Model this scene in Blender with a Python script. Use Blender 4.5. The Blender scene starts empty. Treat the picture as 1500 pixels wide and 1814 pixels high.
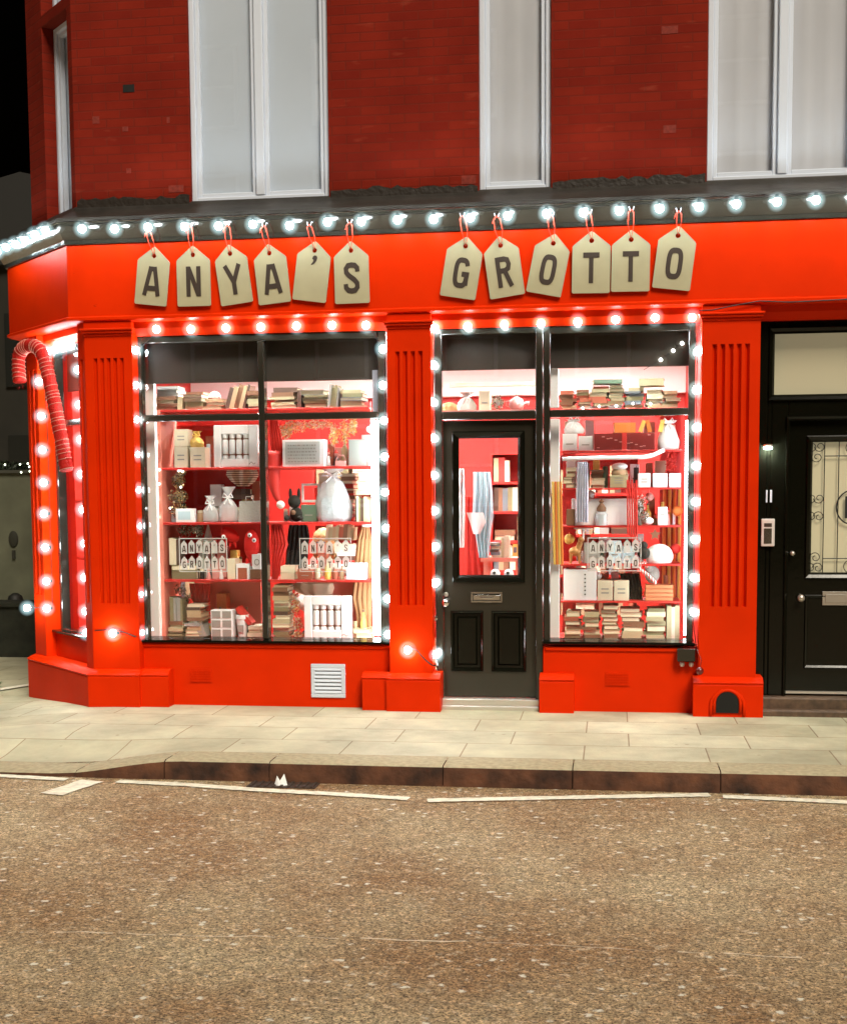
import bpy, bmesh, math, random
from mathutils import Vector, Matrix
random.seed(7)
S = bpy.context.scene
COL = S.collection
PI = math.pi

# ------------------------------------------------------------------ camera
F, CX, CD, CH, YAW, PITCH, ROLL, SY = 2321.18, 1.3328, 9.2, 1.5597, .1433, .0867, -.0075, 163.09
cw = Vector((-math.sin(YAW)*math.cos(PITCH), math.cos(YAW)*math.cos(PITCH), -math.sin(PITCH)))
r0 = Vector((math.cos(YAW), math.sin(YAW), 0)); u0 = r0.cross(cw)
cr = math.cos(ROLL)*r0 + math.sin(ROLL)*u0
cu = -math.sin(ROLL)*r0 + math.cos(ROLL)*u0
CC = Vector((CX, -CD, CH))
cam = bpy.data.cameras.new('camera'); camo = bpy.data.objects.new('camera', cam); COL.objects.link(camo)
cam.sensor_fit = 'HORIZONTAL'; cam.sensor_width = 36; cam.lens = F/1500*36
cam.shift_y = SY/1500; cam.clip_end = 500; cam.clip_start = .05
M3 = Matrix((cr, cu, -cw)).transposed().to_4x4(); M3.translation = CC
camo.matrix_world = M3
S.camera = camo

# ------------------------------------------------------------------ world, sun, exposure
SUN_EL, SUN_AZ = math.radians(47), math.radians(28)      # azimuth: turned from the facade normal towards the right
wd = bpy.data.worlds.new('World'); S.world = wd; wd.use_nodes = True
wn = wd.node_tree; bg = wn.nodes['Background']
sky = wn.nodes.new('ShaderNodeTexSky'); sky.sky_type = 'NISHITA'; sky.sun_disc = False
sky.sun_elevation = math.radians(-5); sky.sun_rotation = math.radians(200)
wn.links.new(sky.outputs[0], bg.inputs[0]); bg.inputs[1].default_value = .12
sun = bpy.data.lights.new('sun', 'SUN'); suno = bpy.data.objects.new('sun', sun); COL.objects.link(suno)
sun.energy = 2.9; sun.angle = math.radians(22); sun.color = (1, .9, .74)
sd = Vector((-math.sin(SUN_AZ)*math.cos(SUN_EL), math.cos(SUN_AZ)*math.cos(SUN_EL), -math.sin(SUN_EL)))
suno.rotation_euler = sd.to_track_quat('-Z', 'Y').to_euler(); suno.location = (3, -12, 9)
S.view_settings.view_transform = 'Standard'; S.view_settings.look = 'None'
S.view_settings.exposure = .45; S.view_settings.gamma = 1
S.cycles.max_bounces = 7; S.cycles.diffuse_bounces = 3; S.cycles.glossy_bounces = 3
S.cycles.transparent_max_bounces = 12; S.cycles.sample_clamp_indirect = 6

# ------------------------------------------------------------------ measuring: a point of the photograph on a real plane
def ray(px, py): return cr*((px-750)/F) + cu*(-(py-907-SY)/F) + cw
def P(px, py, Y=0.):
    d = ray(px, py); return CC + d*((Y-CC.y)/d.y)
def G(px, py, z=0.):
    d = ray(px, py); return CC + d*((z-CC.z)/d.z)
def PCH(px, py, off=0.):                                   # on the splayed corner face, off = metres proud of it
    d = ray(px, py); k = -2.5 - off*math.sqrt(2); return CC + d*((k-CC.x-CC.y)/(d.x+d.y))

# ------------------------------------------------------------------ materials
def mat(name, col, rough=.6, metal=0, spec=.5, coat=0, emit=None, estr=0, bump=None, var=None, alpha=1, trans=0):
    m = bpy.data.materials.new(name); m.use_nodes = True; nt = m.node_tree; b = nt.nodes['Principled BSDF']
    b.inputs['Base Color'].default_value = (*col, 1); b.inputs['Roughness'].default_value = rough
    b.inputs['Metallic'].default_value = metal; b.inputs['Specular IOR Level'].default_value = spec
    b.inputs['Coat Weight'].default_value = coat; b.inputs['Coat Roughness'].default_value = .08
    b.inputs['Alpha'].default_value = alpha; b.inputs['Transmission Weight'].default_value = trans
    if emit: b.inputs['Emission Color'].default_value = (*emit, 1); b.inputs['Emission Strength'].default_value = estr
    tc = nt.nodes.new('ShaderNodeTexCoord')
    if var:
        sc, amt = var
        n = nt.nodes.new('ShaderNodeTexNoise'); n.inputs['Scale'].default_value = sc; n.inputs['Detail'].default_value = 6
        nt.links.new(tc.outputs['Object'], n.inputs['Vector'])
        mx = nt.nodes.new('ShaderNodeMixRGB'); mx.blend_type = 'MIX'
        mx.inputs[1].default_value = (*[max(0, c*(1-amt)) for c in col], 1); mx.inputs[2].default_value = (*[min(1, c*(1+amt)) for c in col], 1)
        rp = nt.nodes.new('ShaderNodeMapRange'); rp.inputs[1].default_value = .3; rp.inputs[2].default_value = .7
        nt.links.new(n.outputs[0], rp.inputs[0]); nt.links.new(rp.outputs[0], mx.inputs[0]); nt.links.new(mx.outputs[0], b.inputs['Base Color'])
    if bump:
        sc, st = bump
        n = nt.nodes.new('ShaderNodeTexNoise'); n.inputs['Scale'].default_value = sc; n.inputs['Detail'].default_value = 4
        nt.links.new(tc.outputs['Object'], n.inputs['Vector'])
        bp = nt.nodes.new('ShaderNodeBump'); bp.inputs['Strength'].default_value = st; bp.inputs['Distance'].default_value = .01
        nt.links.new(n.outputs[0], bp.inputs['Height']); nt.links.new(bp.outputs[0], b.inputs['Normal'])
    return m

def nodes(m): return m.node_tree.nodes, m.node_tree.links, m.node_tree.nodes['Principled BSDF']

M = {}
def nodes(m): return m.node_tree.nodes, m.node_tree.links, m.node_tree.nodes['Principled BSDF']
M['red'] = mat('red_gloss_paint', (.66, .025, .0006), .45, spec=.06, bump=(9, .12), var=(3, .07))
def wear(m, col, sc=16, lo=.68, hi=.72):
    n, l, b = nodes(m); src = b.inputs['Base Color'].links[0].from_socket; tc = n.new('ShaderNodeTexCoord')
    a = n.new('ShaderNodeTexNoise'); a.inputs['Scale'].default_value = sc; a.inputs['Detail'].default_value = 7; a.inputs['Roughness'].default_value = .7; l.new(tc.outputs['Object'], a.inputs[0])
    r = n.new('ShaderNodeMapRange'); r.inputs[1].default_value = lo; r.inputs[2].default_value = hi; l.new(a.outputs[0], r.inputs[0])
    x = n.new('ShaderNodeMixRGB'); x.inputs[2].default_value = (*col, 1); l.new(r.outputs[0], x.inputs[0]); l.new(src, x.inputs[1]); l.new(x.outputs[0], b.inputs['Base Color'])
wear(M['red'], (.42, .012, .003))
M['black'] = mat('black_gloss_paint', (.0045, .0045, .0025), .14, spec=.25, coat=.05, bump=(7, .1))
M['grey'] = mat('dark_grey_paint', (.024, .021, .015), .2, spec=.4, coat=.35, bump=(8, .08))
M['lead'] = mat('lead_flashing', (.05, .045, .04), .42, metal=.35, bump=(14, .4), var=(5, .3))
M['white'] = mat('white_paint', (.63, .69, .8), .4, bump=(20, .05))
M['trimwhite'] = mat('white_trim', (.8, .8, .78), .45)
M['blind'] = mat('window_blind', (.5, .57, .66), .8, var=(1.2, .05))
M['voile'] = mat('net_curtain', (.52, .54, .59), .8, var=(1.0, .09))
M['inred'] = mat('interior_red', (.5, .018, .01), .5, var=(3, .12))
M['salmon'] = mat('salmon_panel', (.75, .25, .18), .6, var=(6, .06))
M['cream'] = mat('cream_paint', (.75, .66, .46), .6)
M['chrome'] = mat('chrome', (.75, .73, .7), .18, metal=1)
M['steel'] = mat('satin_steel', (.55, .5, .44), .38, metal=.8)
M['cable'] = mat('black_cable', (.012, .012, .012), .5)
M['dark'] = mat('dark_void', (.006, .006, .005), .9)
M['tag'] = mat('tag_board', (.39, .35, .215), .7, var=(8, .05))
M['ink'] = mat('dark_ink', (.035, .02, .012), .6)
M['ribbon'] = mat('red_ribbon', (.75, .08, .04), .5)
M['bulb'] = mat('lit_bulb_glass', (.9, .9, .9), .3, emit=(.86, .97, 1), estr=62)
def frosted():  # see-through shell that paints bloom around a bulb, fading to its rim
    m = bpy.data.materials.new('bulb_glow_halo'); m.use_nodes = True; n, l = m.node_tree.nodes, m.node_tree.links
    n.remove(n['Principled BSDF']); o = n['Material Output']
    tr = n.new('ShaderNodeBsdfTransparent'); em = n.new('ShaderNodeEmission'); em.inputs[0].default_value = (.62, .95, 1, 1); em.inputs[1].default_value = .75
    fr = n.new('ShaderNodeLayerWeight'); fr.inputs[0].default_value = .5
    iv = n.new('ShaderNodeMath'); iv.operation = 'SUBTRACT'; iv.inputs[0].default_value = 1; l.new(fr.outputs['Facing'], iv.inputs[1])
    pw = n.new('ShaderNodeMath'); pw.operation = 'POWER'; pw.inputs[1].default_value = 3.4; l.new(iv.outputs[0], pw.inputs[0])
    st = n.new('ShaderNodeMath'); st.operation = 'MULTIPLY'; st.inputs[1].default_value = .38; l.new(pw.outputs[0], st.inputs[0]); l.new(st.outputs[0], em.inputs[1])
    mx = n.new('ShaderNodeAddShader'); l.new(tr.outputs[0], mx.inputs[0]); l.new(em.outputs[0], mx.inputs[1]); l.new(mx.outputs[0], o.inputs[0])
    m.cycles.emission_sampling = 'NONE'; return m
M['halo'] = frosted()
M['minibulb'] = mat('small_lit_bulb', (.9, .9, .9), .3, emit=(.95, 1, .95), estr=22)
M['farbulb'] = mat('fairy_light', (.9, .9, .9), .3, emit=(.9, 1, .75), estr=5)
M['led'] = mat('lit_strip', (.9, .9, .9), .3, emit=(.85, .97, 1), estr=17)
M['panel'] = mat('lit_ceiling_panel', (.9, .9, .9), .3, emit=(1, .97, .92), estr=135)
M['fpanel'] = mat('added_fill_glow', (.9, .9, .9), .3, emit=(1, .98, .95), estr=420)  # glow of the added fill strips behind the pelmets
M['lamp'] = mat('lit_lamp', (.9, .9, .9), .3, emit=(.8, .97, 1), estr=520)
M['hallglass'] = mat('lit_cream_blind', (.42, .38, .25), .5, emit=(.78, .7, .45), estr=.16)
M['plastic'] = mat('white_plastic', (.66, .62, .6), .4)
M['concrete'] = mat('stone_step', (.3, .24, .17), .8, var=(14, .3), bump=(40, .3))
M['doorsill'] = mat('aluminium_sill', (.7, .66, .6), .35, metal=.7)

def glass(name, tint=(1, 1, 1), refl=1.0, base=.04):
    m = bpy.data.materials.new(name); m.use_nodes = True; n, l = m.node_tree.nodes, m.node_tree.links
    n.remove(n['Principled BSDF']); o = n['Material Output']
    tr = n.new('ShaderNodeBsdfTransparent'); tr.inputs[0].default_value = (*tint, 1)
    gl = n.new('ShaderNodeBsdfGlossy'); gl.inputs['Roughness'].default_value = .015
    fr = n.new('ShaderNodeLayerWeight'); fr.inputs[0].default_value = .5
    pw = n.new('ShaderNodeMath'); pw.operation = 'POWER'; pw.inputs[1].default_value = 5; l.new(fr.outputs['Facing'], pw.inputs[0])
    mu = n.new('ShaderNodeMath'); mu.operation = 'MULTIPLY_ADD'; mu.inputs[1].default_value = .9; mu.inputs[2].default_value = base*1.9*refl
    mx = n.new('ShaderNodeMixShader'); l.new(pw.outputs[0], mu.inputs[0]); l.new(mu.outputs[0], mx.inputs[0])
    l.new(tr.outputs[0], mx.inputs[1]); l.new(gl.outputs[0], mx.inputs[2]); l.new(mx.outputs[0], o.inputs[0])
    return m
M['glass'] = glass('clear_glass')
M['cello'] = mat('cellophane', (.8, .84, .86), .15, alpha=.55, coat=.6, bump=(30, .8))

def brick():
    m = mat('red_brick', (.3, .03, .015), .9, spec=.1); n, l, b = nodes(m)
    tc = n.new('ShaderNodeTexCoord'); mp = n.new('ShaderNodeMapping')
    cx = n.new('ShaderNodeSeparateXYZ'); l.new(tc.outputs['Object'], cx.inputs[0])
    ad = n.new('ShaderNodeMath'); ad.operation = 'SUBTRACT'; l.new(cx.outputs[0], ad.inputs[0]); l.new(cx.outputs[1], ad.inputs[1])
    cb = n.new('ShaderNodeCombineXYZ'); l.new(ad.outputs[0], cb.inputs[0]); l.new(cx.outputs[2], cb.inputs[1])
    br = n.new('ShaderNodeTexBrick'); l.new(cb.outputs[0], br.inputs['Vector'])
    br.inputs['Scale'].default_value = 1; br.inputs['Brick Width'].default_value = .205; br.inputs['Row Height'].default_value = .062
    br.inputs['Mortar Size'].default_value = .006; br.inputs['Mortar Smooth'].default_value = .4; br.inputs['Bias'].default_value = -.2
    br.inputs['Color1'].default_value = (.2, .016, .007, 1); br.inputs['Color2'].default_value = (.165, .012, .006, 1); br.inputs['Mortar'].default_value = (.155, .017, .009, 1)
    ns = n.new('ShaderNodeTexNoise'); ns.inputs['Scale'].default_value = 2.2; ns.inputs['Detail'].default_value = 8; l.new(tc.outputs['Object'], ns.inputs[0])
    rp = n.new('ShaderNodeMapRange'); rp.inputs[1].default_value = .3; rp.inputs[2].default_value = .75; rp.inputs[3].default_value = .78; rp.inputs[4].default_value = 1.22
    l.new(ns.outputs[0], rp.inputs[0])
    mm = n.new('ShaderNodeMixRGB'); mm.blend_type = 'MULTIPLY'; mm.inputs[0].default_value = 1
    l.new(br.outputs[0], mm.inputs[1]); l.new(rp.outputs[0], mm.inputs[2])
    v = n.new('ShaderNodeTexNoise'); v.inputs['Scale'].default_value = 7; l.new(cb.outputs[0], v.inputs[0])
    mp.inputs['Scale'].default_value = (.6, 2.2, 1); l.new(cb.outputs[0], mp.inputs[0]); l.new(mp.outputs[0], v.inputs[0])
    r2 = n.new('ShaderNodeMapRange'); r2.inputs[1].default_value = .66; r2.inputs[2].default_value = .78; r2.inputs[4].default_value = .22; l.new(v.outputs[0], r2.inputs[0])
    m2 = n.new('ShaderNodeMixRGB'); m2.inputs[2].default_value = (.42, .09, .05, 1); l.new(r2.outputs[0], m2.inputs[0]); l.new(mm.outputs[0], m2.inputs[1])
    l.new(m2.outputs[0], b.inputs['Base Color'])
    bp = n.new('ShaderNodeBump'); bp.inputs['Strength'].default_value = .35; bp.inputs['Distance'].default_value = .006; bp.invert = True
    l.new(br.outputs[1], bp.inputs['Height']); l.new(bp.outputs[0], b.inputs['Normal'])
    return m
M['brick'] = brick()

def asphalt():
    m = mat('asphalt', (.2, .15, .1), .85); n, l, b = nodes(m)
    tc = n.new('ShaderNodeTexCoord')
    def noise(sc, det=4, rough=.6):
        q = n.new('ShaderNodeTexNoise'); q.inputs['Scale'].default_value = sc; q.inputs['Detail'].default_value = det; q.inputs['Roughness'].default_value = rough
        l.new(tc.outputs['Object'], q.inputs[0]); return q
    def mixc(f, a, c):
        q = n.new('ShaderNodeMixRGB'); l.new(f, q.inputs[0])
        for i, v in ((1, a), (2, c)):
            if isinstance(v, tuple): q.inputs[i].default_value = (*v, 1)
            else: l.new(v, q.inputs[i])
        return q.outputs[0]
    def rng(x, a, c, d=0, e=1):
        q = n.new('ShaderNodeMapRange'); q.inputs[1].default_value = a; q.inputs[2].default_value = c; q.inputs[3].default_value = d; q.inputs[4].default_value = e
        l.new(x, q.inputs[0]); return q.outputs[0]
    big = noise(.7, 7, .65); grain = noise(95, 5, .8); mid = noise(30, 8, .8)
    c = mixc(rng(big.outputs[0], .38, .62), (.37, .215, .095), (.6, .475, .285))
    c = mixc(rng(grain.outputs[0], .5, .42), c, (.07, .033, .012))
    c = mixc(rng(mid.outputs[0], .54, .6, 0, .8), c, (.68, .55, .38))
    for sc_, lo_, hi_, a_ in ((60, .0, 1., .34), (125, .2, .9, .42)):
        cv = n.new('ShaderNodeTexVoronoi'); cv.inputs['Scale'].default_value = sc_; l.new(tc.outputs['Object'], cv.inputs['Vector'])
        cs_ = n.new('ShaderNodeSeparateColor'); l.new(cv.outputs['Color'], cs_.inputs[0])
        sh = n.new('ShaderNodeMixRGB'); sh.blend_type = 'MULTIPLY'; sh.inputs[0].default_value = a_
        gm = n.new('ShaderNodeMapRange'); gm.inputs[3].default_value = .1; gm.inputs[4].default_value = 2.0; l.new(cs_.outputs[0], gm.inputs[0])
        if isinstance(c, tuple): sh.inputs[1].default_value = (*c, 1)
        else: l.new(c, sh.inputs[1])
        l.new(gm.outputs[0], sh.inputs[2]); c = sh.outputs[0]
    vo = n.new('ShaderNodeTexVoronoi'); vo.inputs['Scale'].default_value = 26
    dm = n.new('ShaderNodeVectorMath'); dm.operation = 'MULTIPLY_ADD'; dm.inputs[1].default_value = (.09, .05, .05); l.new(mid.outputs['Color'], dm.inputs[0]); l.new(tc.outputs['Object'], dm.inputs[2]); l.new(dm.outputs[0], vo.inputs['Vector'])
    vs = n.new('ShaderNodeSeparateColor'); l.new(vo.outputs['Color'], vs.inputs[0])
    g1 = rng(vs.outputs[0], .93, .94); g2 = rng(vo.outputs['Distance'], .42, .26)
    mu = n.new('ShaderNodeMath'); mu.operation = 'MULTIPLY'; l.new(g1, mu.inputs[0]); l.new(g2, mu.inputs[1])
    c = mixc(mu.outputs[0], c, (.9, .87, .76))
    l.new(c, b.inputs['Base Color'])
    bp = n.new('ShaderNodeBump'); bp.inputs['Strength'].default_value = .9; bp.inputs['Distance'].default_value = .012
    l.new(grain.outputs[0], bp.inputs['Height']); l.new(bp.outputs[0], b.inputs['Normal'])
    return m
M['asphalt'] = asphalt()

def paving():
    m = mat('flagstones', (.5, .45, .33), .75); n, l, b = nodes(m)
    tc = n.new('ShaderNodeTexCoord')
    br = n.new('ShaderNodeTexBrick'); l.new(tc.outputs['Object'], br.inputs['Vector'])
    br.inputs['Scale'].default_value = 1; br.inputs['Brick Width'].default_value = .72; br.inputs['Row Height'].default_value = .42; br.offset = .37
    br.inputs['Mortar Size'].default_value = .0045; br.inputs['Mortar Smooth'].default_value = .15; br.inputs['Bias'].default_value = 0
    br.inputs['Color1'].default_value = (.41, .395, .265, 1); br.inputs['Color2'].default_value = (.5, .485, .34, 1); br.inputs['Mortar'].default_value = (.26, .2, .12, 1)
    ns = n.new('ShaderNodeTexNoise'); ns.inputs['Scale'].default_value = 1.7; ns.inputs['Detail'].default_value = 10; ns.inputs['Roughness'].default_value = .65; l.new(tc.outputs['Object'], ns.inputs[0])
    rp = n.new('ShaderNodeMapRange'); rp.inputs[1].default_value = .3; rp.inputs[2].default_value = .7; rp.inputs[3].default_value = .72; rp.inputs[4].default_value = 1.32; l.new(ns.outputs[0], rp.inputs[0])
    mm = n.new('ShaderNodeMixRGB'); mm.blend_type = 'MULTIPLY'; mm.inputs[0].default_value = 1; l.new(br.outputs[0], mm.inputs[1]); l.new(rp.outputs[0], mm.inputs[2])
    st = n.new('ShaderNodeTexVoronoi'); st.inputs['Scale'].default_value = 5; l.new(tc.outputs['Object'], st.inputs['Vector'])
    sr = n.new('ShaderNodeMapRange'); sr.inputs[1].default_value = .09; sr.inputs[2].default_value = .05; sr.inputs[4].default_value = .5; l.new(st.outputs['Distance'], sr.inputs[0])
    sm_ = n.new('ShaderNodeMixRGB'); sm_.inputs[2].default_value = (.2, .17, .11, 1); l.new(sr.outputs[0], sm_.inputs[0]); l.new(mm.outputs[0], sm_.inputs[1])
    l.new(sm_.outputs[0], b.inputs['Base Color'])
    n2 = n.new('ShaderNodeTexNoise'); n2.inputs['Scale'].default_value = 60; n2.inputs['Detail'].default_value = 5; l.new(tc.outputs['Object'], n2.inputs[0])
    sb = n.new('ShaderNodeMath'); sb.operation = 'MULTIPLY_ADD'; sb.inputs[1].default_value = -2; l.new(br.outputs[1], sb.inputs[0]); l.new(n2.outputs[0], sb.inputs[2])
    bp = n.new('ShaderNodeBump'); bp.inputs['Strength'].default_value = .35; bp.inputs['Distance'].default_value = .006; l.new(sb.outputs[0], bp.inputs['Height']); l.new(bp.outputs[0], b.inputs['Normal'])
    return m
M['paving'] = paving()
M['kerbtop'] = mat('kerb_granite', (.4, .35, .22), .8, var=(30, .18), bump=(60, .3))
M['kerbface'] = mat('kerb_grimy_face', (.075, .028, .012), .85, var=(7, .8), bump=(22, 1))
M['roadwhite'] = mat('worn_white_line', (.8, .77, .62), .7, var=(25, .2))

# ------------------------------------------------------------------ mesh builder
class MB:
    def __init__(s, M4=None): s.b = bmesh.new(); s.M = M4
    def _v(s, p):
        p = Vector(p); return s.b.verts.new(s.M @ p if s.M else p)
    def faces(s, pts, fs):
        vs = [s._v(p) for p in pts]
        for f in fs:
            try: s.b.faces.new([vs[i] for i in f])
            except ValueError: pass
        return s
    def box(s, x0, x1, y0, y1, z0, z1, R=None):
        pts = [Vector((x, y, z)) for z in (z0, z1) for y in (y0, y1) for x in (x0, x1)]
        if R is not None:
            c = Vector(((x0+x1)/2, (y0+y1)/2, (z0+z1)/2)); pts = [c + R @ (p-c) for p in pts]
        return s.faces(pts, [(0, 2, 3, 1), (4, 5, 7, 6), (0, 1, 5, 4), (1, 3, 7, 5), (3, 2, 6, 7), (2, 0, 4, 6)])
    def prism(s, poly, y0, y1):                        # polygon in x,z pushed along y
        n = len(poly); pts = [(x, y0, z) for x, z in poly] + [(x, y1, z) for x, z in poly]
        return s.faces(pts, [tuple(range(n)), tuple(range(2*n-1, n-1, -1))] + [(i, (i+n), (i+1) % n + n, (i+1) % n) for i in range(n)])
    def column(s, poly, z0, z1):                       # polygon in x,y pushed along z
        n = len(poly); pts = [(x, y, z0) for x, y in poly] + [(x, y, z1) for x, y in poly]
        return s.faces(pts, [tuple(range(n)), tuple(range(2*n-1, n-1, -1))] + [(i, (i+n), (i+1) % n + n, (i+1) % n) for i in range(n)])
    def lathe(s, prof, c, n=12, axis='z', ell=1.0):
        pts = []; c = Vector(c)
        for r, h in prof:
            for i in range(n):
                a = 2*PI*i/n; q = (r*math.cos(a), r*ell*math.sin(a), h)
                q = {'z': q, 'y': (q[0], -q[2], q[1]), 'x': (q[2], q[0], q[1])}[axis]
                pts.append(c + Vector(q))
        fs = [tuple(range(n-1, -1, -1)), tuple((len(prof)-1)*n+i for i in range(n))]
        for j in range(len(prof)-1):
            for i in range(n): fs.append((j*n+i, j*n+(i+1) % n, (j+1)*n+(i+1) % n, (j+1)*n+i))
        return s.faces(pts, fs)
    def ball(s, c, r, n=10, sq=(1, 1, 1)):
        m = n//2+1; pr = [(max(1e-4, math.sin(PI*j/m)), -math.cos(PI*j/m)) for j in range(m+1)]
        pts = []; c = Vector(c)
        for rr, h in pr:
            for i in range(n):
                a = 2*PI*i/n; pts.append(c + Vector((rr*math.cos(a)*r*sq[0], rr*math.sin(a)*r*sq[1], h*r*sq[2])))
        fs = []
        for j in range(m):
            for i in range(n): fs.append((j*n+i, j*n+(i+1) % n, (j+1)*n+(i+1) % n, (j+1)*n+i))
        return s.faces(pts, fs)
    def tube(s, path, r, n=6, close=False):
        path = [Vector(p) for p in path]; K = len(path)
        rr = r if isinstance(r, (list, tuple)) else [r]*K
        pts = []; up = Vector((0, 0, 1))
        prev = None
        for k, p in enumerate(path):
            a = path[k-1] if (k or close) else p; b = path[(k+1) % K] if (k < K-1 or close) else p
            t = (b-a).normalized()
            if prev is None:
                x = t.cross(up) if abs(t.z) < .95 else t.cross(Vector((0, 1, 0)))
            else: x = prev - t*prev.dot(t)
            x.normalize(); prev = x; y = t.cross(x)
            for i in range(n):
                an = 2*PI*i/n; pts.append(p + (x*math.cos(an)+y*math.sin(an))*rr[k])
        fs = []
        for k in range(K if close else K-1):
            for i in range(n):
                k2 = (k+1) % K; fs.append((k*n+i, k*n+(i+1) % n, k2*n+(i+1) % n, k2*n+i))
        if not close: fs += [tuple(range(n-1, -1, -1)), tuple((K-1)*n+i for i in range(n))]
        return s.faces(pts, fs)
    def sweep(s, path, prof):                           # plan path (x,y); profile (offset outward, z); closed profile, mitred
        path = [Vector(p) for p in path]; K = len(path); pts = []
        for k in range(K):
            ns = []
            for a, b in ((k-1, k), (k, k+1)):
                if a >= 0 and b < K:
                    d = (path[b]-path[a]).normalized(); ns.append(Vector((d.y, -d.x)))
            nn = sum(ns, Vector((0, 0))).normalized(); sc = 1/max(.2, nn.dot(ns[0]))
            for o, z in prof: pts.append((path[k].x+nn.x*o*sc, path[k].y+nn.y*o*sc, z))
        m = len(prof); fs = [tuple(range(m-1, -1, -1)), tuple((K-1)*m+i for i in range(m))]
        for k in range(K-1):
            for i in range(m): fs.append((k*m+i, k*m+(i+1) % m, (k+1)*m+(i+1) % m, (k+1)*m+i))
        return s.faces(pts, fs)
    def build(s, name, m, parent=None, smooth=None, bevel=0, loc=None):
        me = bpy.data.meshes.new(name)
        bmesh.ops.recalc_face_normals(s.b, faces=s.b.faces)
        if bevel:
            es = [e for e in s.b.edges if len(e.link_faces) == 2 and e.calc_face_angle(0) > .6]
            bmesh.ops.bevel(s.b, geom=es, offset=bevel, segments=1, affect='EDGES', clamp_overlap=True)
        s.b.to_mesh(me); s.b.free()
        if smooth:
            for p in me.polygons: p.use_smooth = True
            if smooth != 'all':
                try: me.set_sharp_from_angle(angle=math.radians(smooth if smooth is not True else 40))
                except Exception: pass
        me.materials.append(M[m] if isinstance(m, str) else m)
        o = bpy.data.objects.new(name, me); COL.objects.link(o)
        if parent is not None:
            o.parent = parent
            w = Vector((0, 0, 0)); q = parent
            while q is not None: w = w + q.location; q = q.parent
            o.location = -w
        return o

def tag(o, label=None, cat=None, group=None, kind=None):
    if label: o['label'] = label
    if cat: o['category'] = cat
    if group: o['group'] = group
    if kind: o['kind'] = kind
    return o
def thing(name, label, cat, loc=(0, 0, 0), group=None):
    o = bpy.data.objects.new(name, None); COL.objects.link(o); o.location = loc; o.empty_display_size = .05
    return tag(o, label, cat, group)
def struct(o): o['kind'] = 'structure'; return o
ORD = ['first', 'second', 'third', 'fourth', 'fifth', 'sixth', 'seventh', 'eighth', 'ninth', 'tenth', 'eleventh', 'twelfth', 'thirteenth', 'fourteenth']

# ------------------------------------------------------------------ ground
T_BR, T_SF = .62, .80                                      # how far the splay runs on the brick wall / on the shopfront
PATH_BR = [(7, 0), (-2.5, 0), (-2.5-T_BR, T_BR), (-2.5-T_BR, 9)]
PATH_SF = [(7, 0), (-2.5, 0), (-2.5-T_SF, T_SF), (-2.5-T_SF, 9)]
XLO, T_LO = -2.385, .77
PATH_LO = [Vector(p) for p in [(7, 0), (XLO, 0), (XLO-T_LO, T_LO), (XLO-T_LO, 9)][::-1]]
PATH_BR = [Vector(p) for p in PATH_BR[::-1]]; PATH_SF = [Vector(p) for p in PATH_SF[::-1]]
RZ = -.115
def sm(a, b, x):
    t = max(0, min(1, (x-a)/(b-a))); return t*t*(3-2*t)
def pz(x, y):                                              # pavement height: falls at the dropped kerb on the left
    side = sm(-2.3, -3.6, x)
    drop = sm(-1.15, -1.95, x)*sm(-1.0, -1.7, y)
    return -.09*max(side, drop)
b = MB(); nx, ny = 60, 16
xs = [-9+i*.25 for i in range(90)]; ys = [-1.68+i*.14 for i in range(14)]+[.5, 1, 2, 4, 10, 30]
pts = [(x, y, pz(x, y)) for y in ys for x in xs]; n = len(xs)
b.faces(pts, [(j*n+i, j*n+i+1, (j+1)*n+i+1, (j+1)*n+i) for j in range(len(ys)-1) for i in range(n-1)])
struct(b.build('pavement', 'paving', smooth='all'))
b = MB(); b.box(-60, 60, -60, 60, RZ-.3, RZ-.2); b.build('ground', 'asphalt')['kind'] = 'structure'
b = MB(); b.faces([(-40, -30, RZ), (40, -30, RZ), (40, -1.80, RZ), (-40, -1.80, RZ)], [(0, 1, 2, 3)]); struct(b.build('road', 'asphalt'))
b = MB(); b.faces([(-40, -1.8, RZ+.004), (-9, -1.8, RZ+.004), (-9, 50, RZ+.004), (-40, 50, RZ+.004)], [(0, 1, 2, 3)]); struct(b.build('side_road', 'asphalt'))
# kerb stones with open joints
kt, kf = MB(), MB(); x = -9.0; k = 0
lens = [.92, .88, .95, .9]
xj = [-9+.9*i for i in range(9)] + [-1.25, -.62+.0, .39, 1.12, 1.93, 2.85, 3.8, 4.7, 5.6, 6.5, 7.4, 8.3, 9.2, 10.1, 11.0, 11.9, 12.8]
for i in range(len(xj)-1):
    a, c = xj[i]+.003, xj[i+1]-.003
    sub = 6; q = [a+(c-a)*j/sub for j in range(sub+1)]
    wob = random.uniform(-.006, .006)
    def kz(x): return -.09*sm(-1.15, -1.95, x)
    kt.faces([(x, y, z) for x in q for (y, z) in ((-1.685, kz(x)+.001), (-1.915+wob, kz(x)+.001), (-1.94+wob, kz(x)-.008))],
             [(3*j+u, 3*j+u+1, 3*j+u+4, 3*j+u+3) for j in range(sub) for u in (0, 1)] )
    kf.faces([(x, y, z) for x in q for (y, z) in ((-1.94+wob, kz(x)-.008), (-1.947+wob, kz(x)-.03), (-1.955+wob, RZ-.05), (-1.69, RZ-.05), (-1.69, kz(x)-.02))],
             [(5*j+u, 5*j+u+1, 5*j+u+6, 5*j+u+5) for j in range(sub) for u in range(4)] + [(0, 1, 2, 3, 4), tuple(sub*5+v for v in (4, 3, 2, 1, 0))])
struct(kt.build('kerb', 'kerbtop', smooth=60)); struct(kf.build('kerb_face', 'kerbface', smooth=60))
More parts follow.
